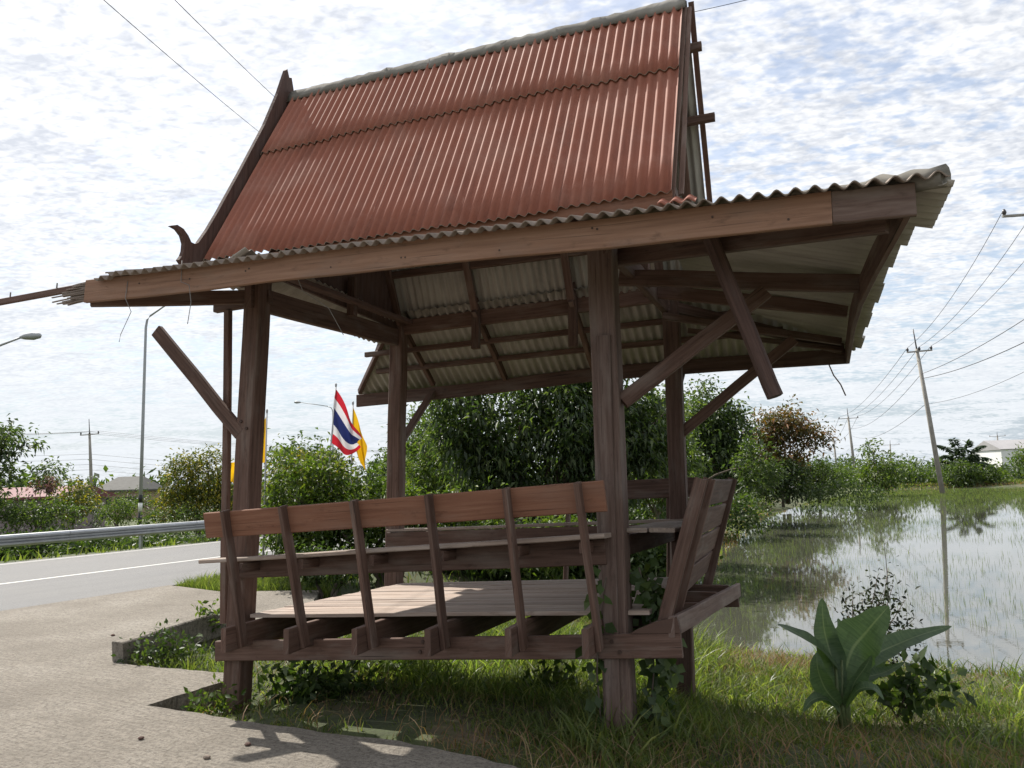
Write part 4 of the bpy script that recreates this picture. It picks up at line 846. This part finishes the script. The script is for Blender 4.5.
mb = MB(); c = Vector(atZ(479, 727, -.12)); d = Vector((.06, .02, .03)); mb.tube([c, c+d*.4, c+d*.7], [.015, .018, .021], 12); tag(mb.build('plastic_cup', whitep), 'crumpled white plastic cup lying in the grass under the deck', 'litter')

# ------------------------------------------------------------------ road furniture
steel = plain('galvanised_steel', (.42, .43, .44), .38, .12, 3, metal=.85); conc_pole = plain('pole_concrete', (.30, .28, .25), .9, .2, 2, bmp=.2)
lampgrey = plain('lamp_grey', (.36, .37, .38), .5, .08, 2, metal=.3); blackp = plain('black_paint', (.02, .02, .02), .5, .1); insul = plain('insulator_brown', (.06, .05, .05), .3, .1)
cable = plain('cable_black', (.05, .05, .055), .6, .1)
gr = empty('guardrail', (*xy(21.0, 20), -.15)); tag(gr, 'galvanised steel crash barrier along the far side of the road', 'guardrail'); g0 = gr.location.copy()
prof = [(0, -.155), (.04, -.145), (.075, -.10), (.075, -.055), (.01, -.02), (.01, .02), (.075, .055), (.075, .10), (.04, .145), (0, .155)]
ZG = .50
mb = MB(); tt = list(np.arange(-12, 120, 2.0)); rings = []
for t in tt:
    rings.append([Vector((*xy(21.0-a, t), ZG+.155-.155+b)) - g0 for a, b in prof]+[Vector((*xy(21.0-a+.004, t), ZG+b))-g0 for a, b in reversed(prof)])
mb.loft(rings, [float(t) for t in tt], [.05*k for k in range(2*len(prof)+1)]); mb.build('rail_beam', steel, gr)
for t in np.arange(-10, 90, 4.0):
    mb = MB(); mb.beam(Vector((*xy(21.08, t), -.9))-g0, Vector((*xy(21.08, t), ZG+.17))-g0, .12, .07, (1, 0, 0)); mb.build('post', steel, gr)

for t in np.arange(-8, 60, 4.0):
    mb = MB(); mb.loft([[Vector((*xy(20.990-a, tt_), ZG+b))-g0 for a, b in prof]+[Vector((*xy(20.995-a, tt_), ZG+b))-g0 for a, b in reversed(prof)] for tt_ in (t-.18, t+.18)], [0, .36], [.05*k for k in range(2*len(prof)+1)]); mb.build('splice_plate', steel, gr)
def lamp(px_base, Yd, hgt, arm, label, group='street lamps along the road', zb=-.3, drop=None):
    b0 = atY(px_base, 500, Yd); root = empty('street_lamp', (b0[0], Yd, zb)); tag(root, label, 'street lamp', group)
    mb = MB(); ax, az = arm
    mb.tube([(0, 0, -.2), (0, 0, hgt*.5), (0, 0, hgt*.93), (ax*.04, 0, hgt*.965), (ax*.15, 0, hgt*.985)], [.10, .085, .07, .06, .05], 10); lp_ = mb.build('pole', lampgrey, root)
    mb = MB(); mb.tube([(ax*.15, 0, hgt*.985), (ax*.6, 0, hgt*.985+az*.55), (ax, 0, hgt*.985+az)], [.05, .045, .04], 8); mb.build('arm', lampgrey, root)
    s = 1 if ax > 0 else -1; mb = MB(); z = hgt*.985+az
    mb.tube([(ax-.05*s, 0, z), (ax+.15*s, 0, z+.02), (ax+.5*s, 0, z+.04), (ax+.75*s, 0, z+.05), (ax+.82*s, 0, z+.05)], [.05, .12, .17, .12, .03], 10); hd = mb.build('lamp_head', lampgrey, root)
    for za, zb_, mt in ((.3, .9, blackp), (1.0, 1.45, whitep), (1.5, 1.9, blackp)):
        mb = MB(); mb.tube([(0, 0, za), (0, 0, zb_)], .105, 10); mb.build('painted_band', mt, lp_)
    return root
lamp(140.5, 42, 12.3, (1.6, .9), 'tall street lamp with black and white foot beyond the guardrail, seen left of the shelter', zb=-.4)
lamp(333, 92, 12.0, (-4.0, .6), 'distant street lamp with long arm behind the red, white and blue flag', zb=-.3)
l3 = lamp(-36, 30, 8.0, (1.95, .62), 'street lamp head on an arm reaching in at the left picture edge', zb=-.4)

def upole(px, py_base, py_top, Yd, label, lean_px=0, zb=-.5, arm=(1.1, 1.1), r=.13, group='utility poles', armz=.93, nins=3):
    b0 = atY(px, py_base, Yd); tp = atY(px+lean_px, py_top, Yd); root = empty('utility_pole', (b0[0], Yd, b0[2])); tag(root, label, 'utility pole', group)
    tv = Vector(tuple(tp-b0)); mb = MB(); a = tv*(armz+.02)
    mb.tube([Vector((0, 0, -.6)), tv*.45, a], [r*1.15, r, r*.75], 8); up_ = mb.build('pole', conc_pole, root)
    mb = MB(); mb.tube([a*.97, tv], [r*.35, r*.2], 6); mb.build('spike', insul, up_)
    c = tv*armz; mb = MB(); mb.beam(c+Vector((-arm[0], -.1, 0)), c+Vector((arm[1], -.1, .12)), .12, .12); ca_ = mb.build('crossarm', conc_pole, root)
    tops = []
    for f in np.linspace(.03, .97, nins):
        q_ = c+Vector((-arm[0]+f*(arm[0]+arm[1]), -.1, .06+.12*f)); mb = MB(); mb.tube([q_, q_+Vector((0, 0, .1)), q_+Vector((0, 0, .2)), q_+Vector((0, 0, .32))], [.05, .11, .10, .05], 8); mb.build('insulator', insul, ca_); tops.append(root.location+q_+Vector((0, 0, .32)))
    return root, tops, root.location+tv*.72, root.location+tv*.62
GP = 'utility poles crossing the field'
pA, tA, midA, lowA = upole(943, 493, 329, 64, 'tall leaning concrete utility pole standing in the flooded field', -30, arm=(.95, 1.25), r=.19, group=GP, armz=.855)
pB, tB, midB, lowB = upole(856, 480, 408, 150, 'slim utility pole rising behind the hedge right of the flame tree', -9, arm=(2.0, 2.0), r=.26, group=GP, armz=.85)
pC, tC, midC, lowC = upole(838, 480, 434, 235, 'far utility pole half hidden beside the flame tree twigs', -5, arm=(2.5, 2.5), r=.3, group=GP, armz=.85)
pD, tD, _, _ = upole(891, 474, 440, 240, 'faint distant utility pole between small tree and leaning pole', -1, arm=(3, 3), r=.25, group=GP, armz=.85)
pE, tE, _, _ = upole(999, 462, 432, 230, 'distant utility pole in front of the white warehouse', -2, arm=(2.5, 2.5), r=.25, group=GP, armz=.85)
pN, tN, midN, lowN = upole(1078, 505, 190, 38, 'near utility pole beyond the right picture edge, its crossarm tip in view', -32, arm=(2.5, 1.2), r=.17, group=GP, armz=.915)
pL, tL, midL, lowL = upole(92, 500, 419, 100, 'utility pole with crossarm behind the grey roofed house', -3, arm=(1.2, 1.3), r=.2, group='utility poles across the road', armz=.80)
pL2, tL2, midL2, lowL2 = upole(-260, 505, 405, 95, 'utility pole across the road outside the left picture edge', 0, arm=(1.2, 1.3), r=.2, group='utility poles across the road', armz=.80)
pL3, tL3, midL3, lowL3 = upole(560, 492, 440, 120, 'utility pole across the road hidden behind the mango tree', 0, arm=(1.2, 1.3), r=.2, group='utility poles across the road', armz=.80)
def wireobj(a, b, sag, r, lab, grp, n=14, name='power_cable'):
    mb = MB(); a, b = Vector(a), Vector(b); mb.tube([a.lerp(b, i/n)-Vector((0, 0, sag*4*(i/n)*(1-i/n))) for i in range(n+1)], r, 5); return tag(mb.build(name, cable), lab, 'cable', grp)
G1 = 'power cables over the flooded field'
nm = ('left', 'middle', 'right')
for i in range(3):
    wireobj(tN[i], tA[i], .8, .016, 'upper power cable from the %s insulator of the leaning pole to the near crossarm' % nm[i], G1)
    wireobj(tA[i], tB[i], 1.2, .022, 'thin power cable from the %s insulator of the leaning pole to the slim far pole' % nm[i], G1)
    wireobj(tB[i], tC[i], 1.0, .03, 'faint power cable between the two far poles by the flame tree', G1)
wireobj(midN-Vector((0, 0, 1.2)), midA, .35, .022, 'lower heavy cable meeting the leaning pole below its crossarm', G1); wireobj(midN-Vector((0, 0, 2.6)), midA-Vector((0, 0, .4)), .4, .026, 'second lower cable sagging to the leaning pole', G1); wireobj(midA, midB, 1.5, .022, 'lower cable running from the leaning pole down to the slim far pole', G1)
wireobj(lowN-Vector((0, 0, 2.4)), lowA-Vector((0, 0, 1.2)), .5, .014, 'lowest thin cable at the right picture edge', G1); wireobj(lowA-Vector((0, 0, 1.2)), lowB, 1.6, .02, 'lowest cable between leaning pole and slim far pole', G1)
G2 = 'power cables across the road'
for i in range(3):
    wireobj(tL2[i], tL[i], 1.0, .016, 'power cable left of the pole behind the house', G2); wireobj(tL[i], tL3[i], 1.5, .016, 'power cable right of the pole behind the house', G2)
for dz in (.6, 1.3, 2.0, 2.7):
    wireobj(lowL2-Vector((0, 0, dz)), lowL-Vector((0, 0, dz)), .7, .018, 'lower communication cable left of the pole behind the house', G2); wireobj(lowL-Vector((0, 0, dz)), lowL3-Vector((0, 0, dz+1)), 1.2, .018, 'lower communication cable right of the pole behind the house', G2)
wireobj(atY(80, -21, 10), atY(300, 163, 26), .1, .007, 'overhead cable running down across the sky to the gable ridge end', 'overhead cables above the shelter', name='overhead_cable')
wireobj(atY(140, -35, 10), atY(330, 146, 26), .1, .007, 'higher overhead cable passing behind the tip of the gable', 'overhead cables above the shelter', name='overhead_cable')
wireobj(atY(640, 22, 16), atY(800, -14, 14), .05, .007, 'cable leaving the ridge towards the upper right', 'overhead cables above the shelter', name='overhead_cable')

# ------------------------------------------------------------------ flags
def flagmat(name, stops):
    m, nt, b, out = newmat(name); uv = texco(nt, 'UV'); sp = nt.nodes.new('ShaderNodeSeparateXYZ'); nt.links.new(uv, sp.inputs[0])
    r_ = nt.nodes.new('ShaderNodeValToRGB'); r_.color_ramp.interpolation = 'CONSTANT'; e = r_.color_ramp.elements
    while len(e) < len(stops): e.new(.5)
    for i, (p, c) in enumerate(stops): e[i].position = p; e[i].color = (*c, 1)
    nt.links.new(sp.outputs[1], r_.inputs[0]); nt.links.new(r_.outputs[0], b.inputs['Base Color']); b.inputs['Roughness'].default_value = .8
    t = nt.nodes.new('ShaderNodeBsdfTranslucent'); nt.links.new(r_.outputs[0], t.inputs[0]); ms = nt.nodes.new('ShaderNodeMixShader'); ms.inputs[0].default_value = .45
    nt.links.new(b.outputs[0], ms.inputs[1]); nt.links.new(t.outputs[0], ms.inputs[2]); nt.links.new(ms.outputs[0], out.inputs[0]); return m
RED, WHT, BLU = (.50, .02, .035), (.72, .72, .74), (.02, .03, .13)
thai = flagmat('striped_cloth', [(0, RED), (1/6, WHT), (2/6, BLU), (4/6, WHT), (5/6, RED)]); yel = flagmat('yellow_cloth', [(0, (.72, .42, .01)), (.5, (.74, .44, .012))])
def flag(px_t, py_t, px_b, py_b, Yd, hoist_end, fly, mat, label, plabel, waves=.05, fly2=None):
    """pole through two pixels at distance Yd; hoist from the top down to hoist_end of pixel length; fly = drooping offset in pixels"""
    a = Vector(atY(px_t, py_t, Yd)); b_ = Vector(atY(px_b, py_b, Yd)); gz = float(H(b_.x, b_.y)) if sd_poly(np.array(b_.x), np.array(b_.y), slab) > 0 else 0
    foot = a+(b_-a)*((gz-a.z)/(b_.z-a.z)); root = empty('flagpole', tuple(foot)); tag(root, plabel, 'flagpole', 'flagpoles along the road')
    mb = MB(); mb.tube([(0, 0, -.1), (a-foot)*.5, a-foot], [.02, .016, .012], 8); fp_ = mb.build('pole', lampgrey, root); mb = MB(); mb.tube([a-foot-Vector((0, 0, .01)), a-foot+Vector((0, 0, .03)), a-foot+Vector((0, 0, .06))], [.016, .02, .004], 8); mb.build('finial', lampgrey, fp_)
    mb = MB(); nU, nV = 18, 12; d = (b_-a).normalized(); h0 = a+d*.06; s = Yd/FPX; base = len(mb.v)
    for i in range(nU+1):
        for j in range(nV+1):
            f, g = i/nU, j/nV; x_, z_ = fly[0]*f, fly[1]*f
            if fly2: x_ += fly2[0]*f*f*(1-g); z_ += fly2[1]*f*f*(1-g)
            p = h0+d*(hoist_end*s*(1-g))*(1-.25*f)+Vector((x_*s, 0, -z_*s)); p += Vector((.15*math.sin(7*g+2*f)*waves, math.sin(9*f+5*g)*waves*(.2+f)+.02*f, .3*waves*math.sin(8*f)))
            mb.v.append(tuple(p))
    for i in range(nU):
        for j in range(nV):
            q_ = [(i, j), (i+1, j), (i+1, j+1), (i, j+1)]; mb.face([base+x*(nV+1)+y for x, y in q_], [(x/nU, y/nV) for x, y in q_], 0, True)
    tag(mb.build('flag', mat), label, 'flag', 'flags along the road'); return root
flag(336, 386, 321, 560, 13.4, 54, (24, 50), thai, 'red, white and blue striped flag drooping from its pole left of the far left post', 'slim pole carrying the striped flag', .11, (3, -30))
flag(353, 404, 349, 560, 13.9, 36, (13, 40), yel, 'yellow flag hanging just right of the striped flag', 'slim pole carrying the yellow flag beside the striped flag', .05)
flag(267, 412, 263, 560, 13.0, 48, (-7, 10), yel, 'narrow yellow flag hanging edge on right of the front left post', 'slim pole right of the front left post', .03)
flag(243, 456, 242, 560, 15.0, 24, (-15, 4), yel, 'yellow flag showing between the eave prop and the front left post', 'slim pole hidden behind the front left post', .04)

# ------------------------------------------------------------------ buildings far off
def house(name, label, px0, px1, py_ridge, py_eave, Yd, depth, wallc, roofc, zb, hip=.25, over=.5, cat='house'):
    a = atY(px0, py_eave, Yd); b_ = atY(px1, py_eave, Yd); zr_ = atY((px0+px1)/2, py_ridge, Yd+depth/2)[2]; ze = (a[2]+b_[2])/2; root = empty(name, ((a[0]+b_[0])/2, Yd+depth/2, zb)); tag(root, label, cat)
    w2 = (b_[0]-a[0])/2; d2 = depth/2; mb = MB(); mb.box(-w2+over, w2-over, -d2+over, d2-over, -.3, ze-zb); wl_ = mb.build('wall', wallc, root)
    e, r_ = ze-zb, zr_-zb; hw = w2*(1-hip); mb = MB(); mb.v = [(-w2, -d2, e), (w2, -d2, e), (w2, d2, e), (-w2, d2, e), (-hw, 0, r_), (hw, 0, r_), (-w2, -d2, e-.15), (w2, -d2, e-.15), (w2, d2, e-.15), (-w2, d2, e-.15)]
    for f in ((0, 1, 5, 4), (1, 2, 5), (2, 3, 4, 5), (3, 0, 4), (6, 7, 1, 0), (7, 8, 2, 1), (8, 9, 3, 2), (9, 6, 0, 3), (9, 8, 7, 6)): mb.face(f, [(mb.v[i][0], mb.v[i][1]) for i in f])
    mb.build('roof', roofc, root)
    for k in (-.5, .15, .6):
        mb = MB(); mb.box(w2*k-.6, w2*k+.6, -d2+over-.05, -d2+over+.02, (e)*.35, (e)*.75); win = mb.build('window', blackp, wl_)
    return root
house('house', 'low house with grey hipped roof and pinkish walls among trees across the road', 91, 139, 477, 490, 74, 6, plain('pink_wall', (.36, .25, .19), .85), plain('grey_roof_tile', (.10, .098, .09), .85, .15, 2), -.9, .45)
house('shed', 'long shed with faded red roof half hidden by trees at far left', -60, 62, 488, 498, 52, 7, plain('shed_wall', (.25, .2, .2), .9), plain('faded_red_roof', (.15, .045, .05), .7, .2, 1), -.9, .0, cat='shed')
house('warehouse', 'white industrial warehouse at the right end of the horizon', 1000, 1190, 437, 446, 210, 14, plain('warehouse_white', (.75, .75, .74), .7, .06, .2), plain('warehouse_roof', (.34, .33, .33), .6, .1, .2), -1, .0, 0.3, cat='warehouse')
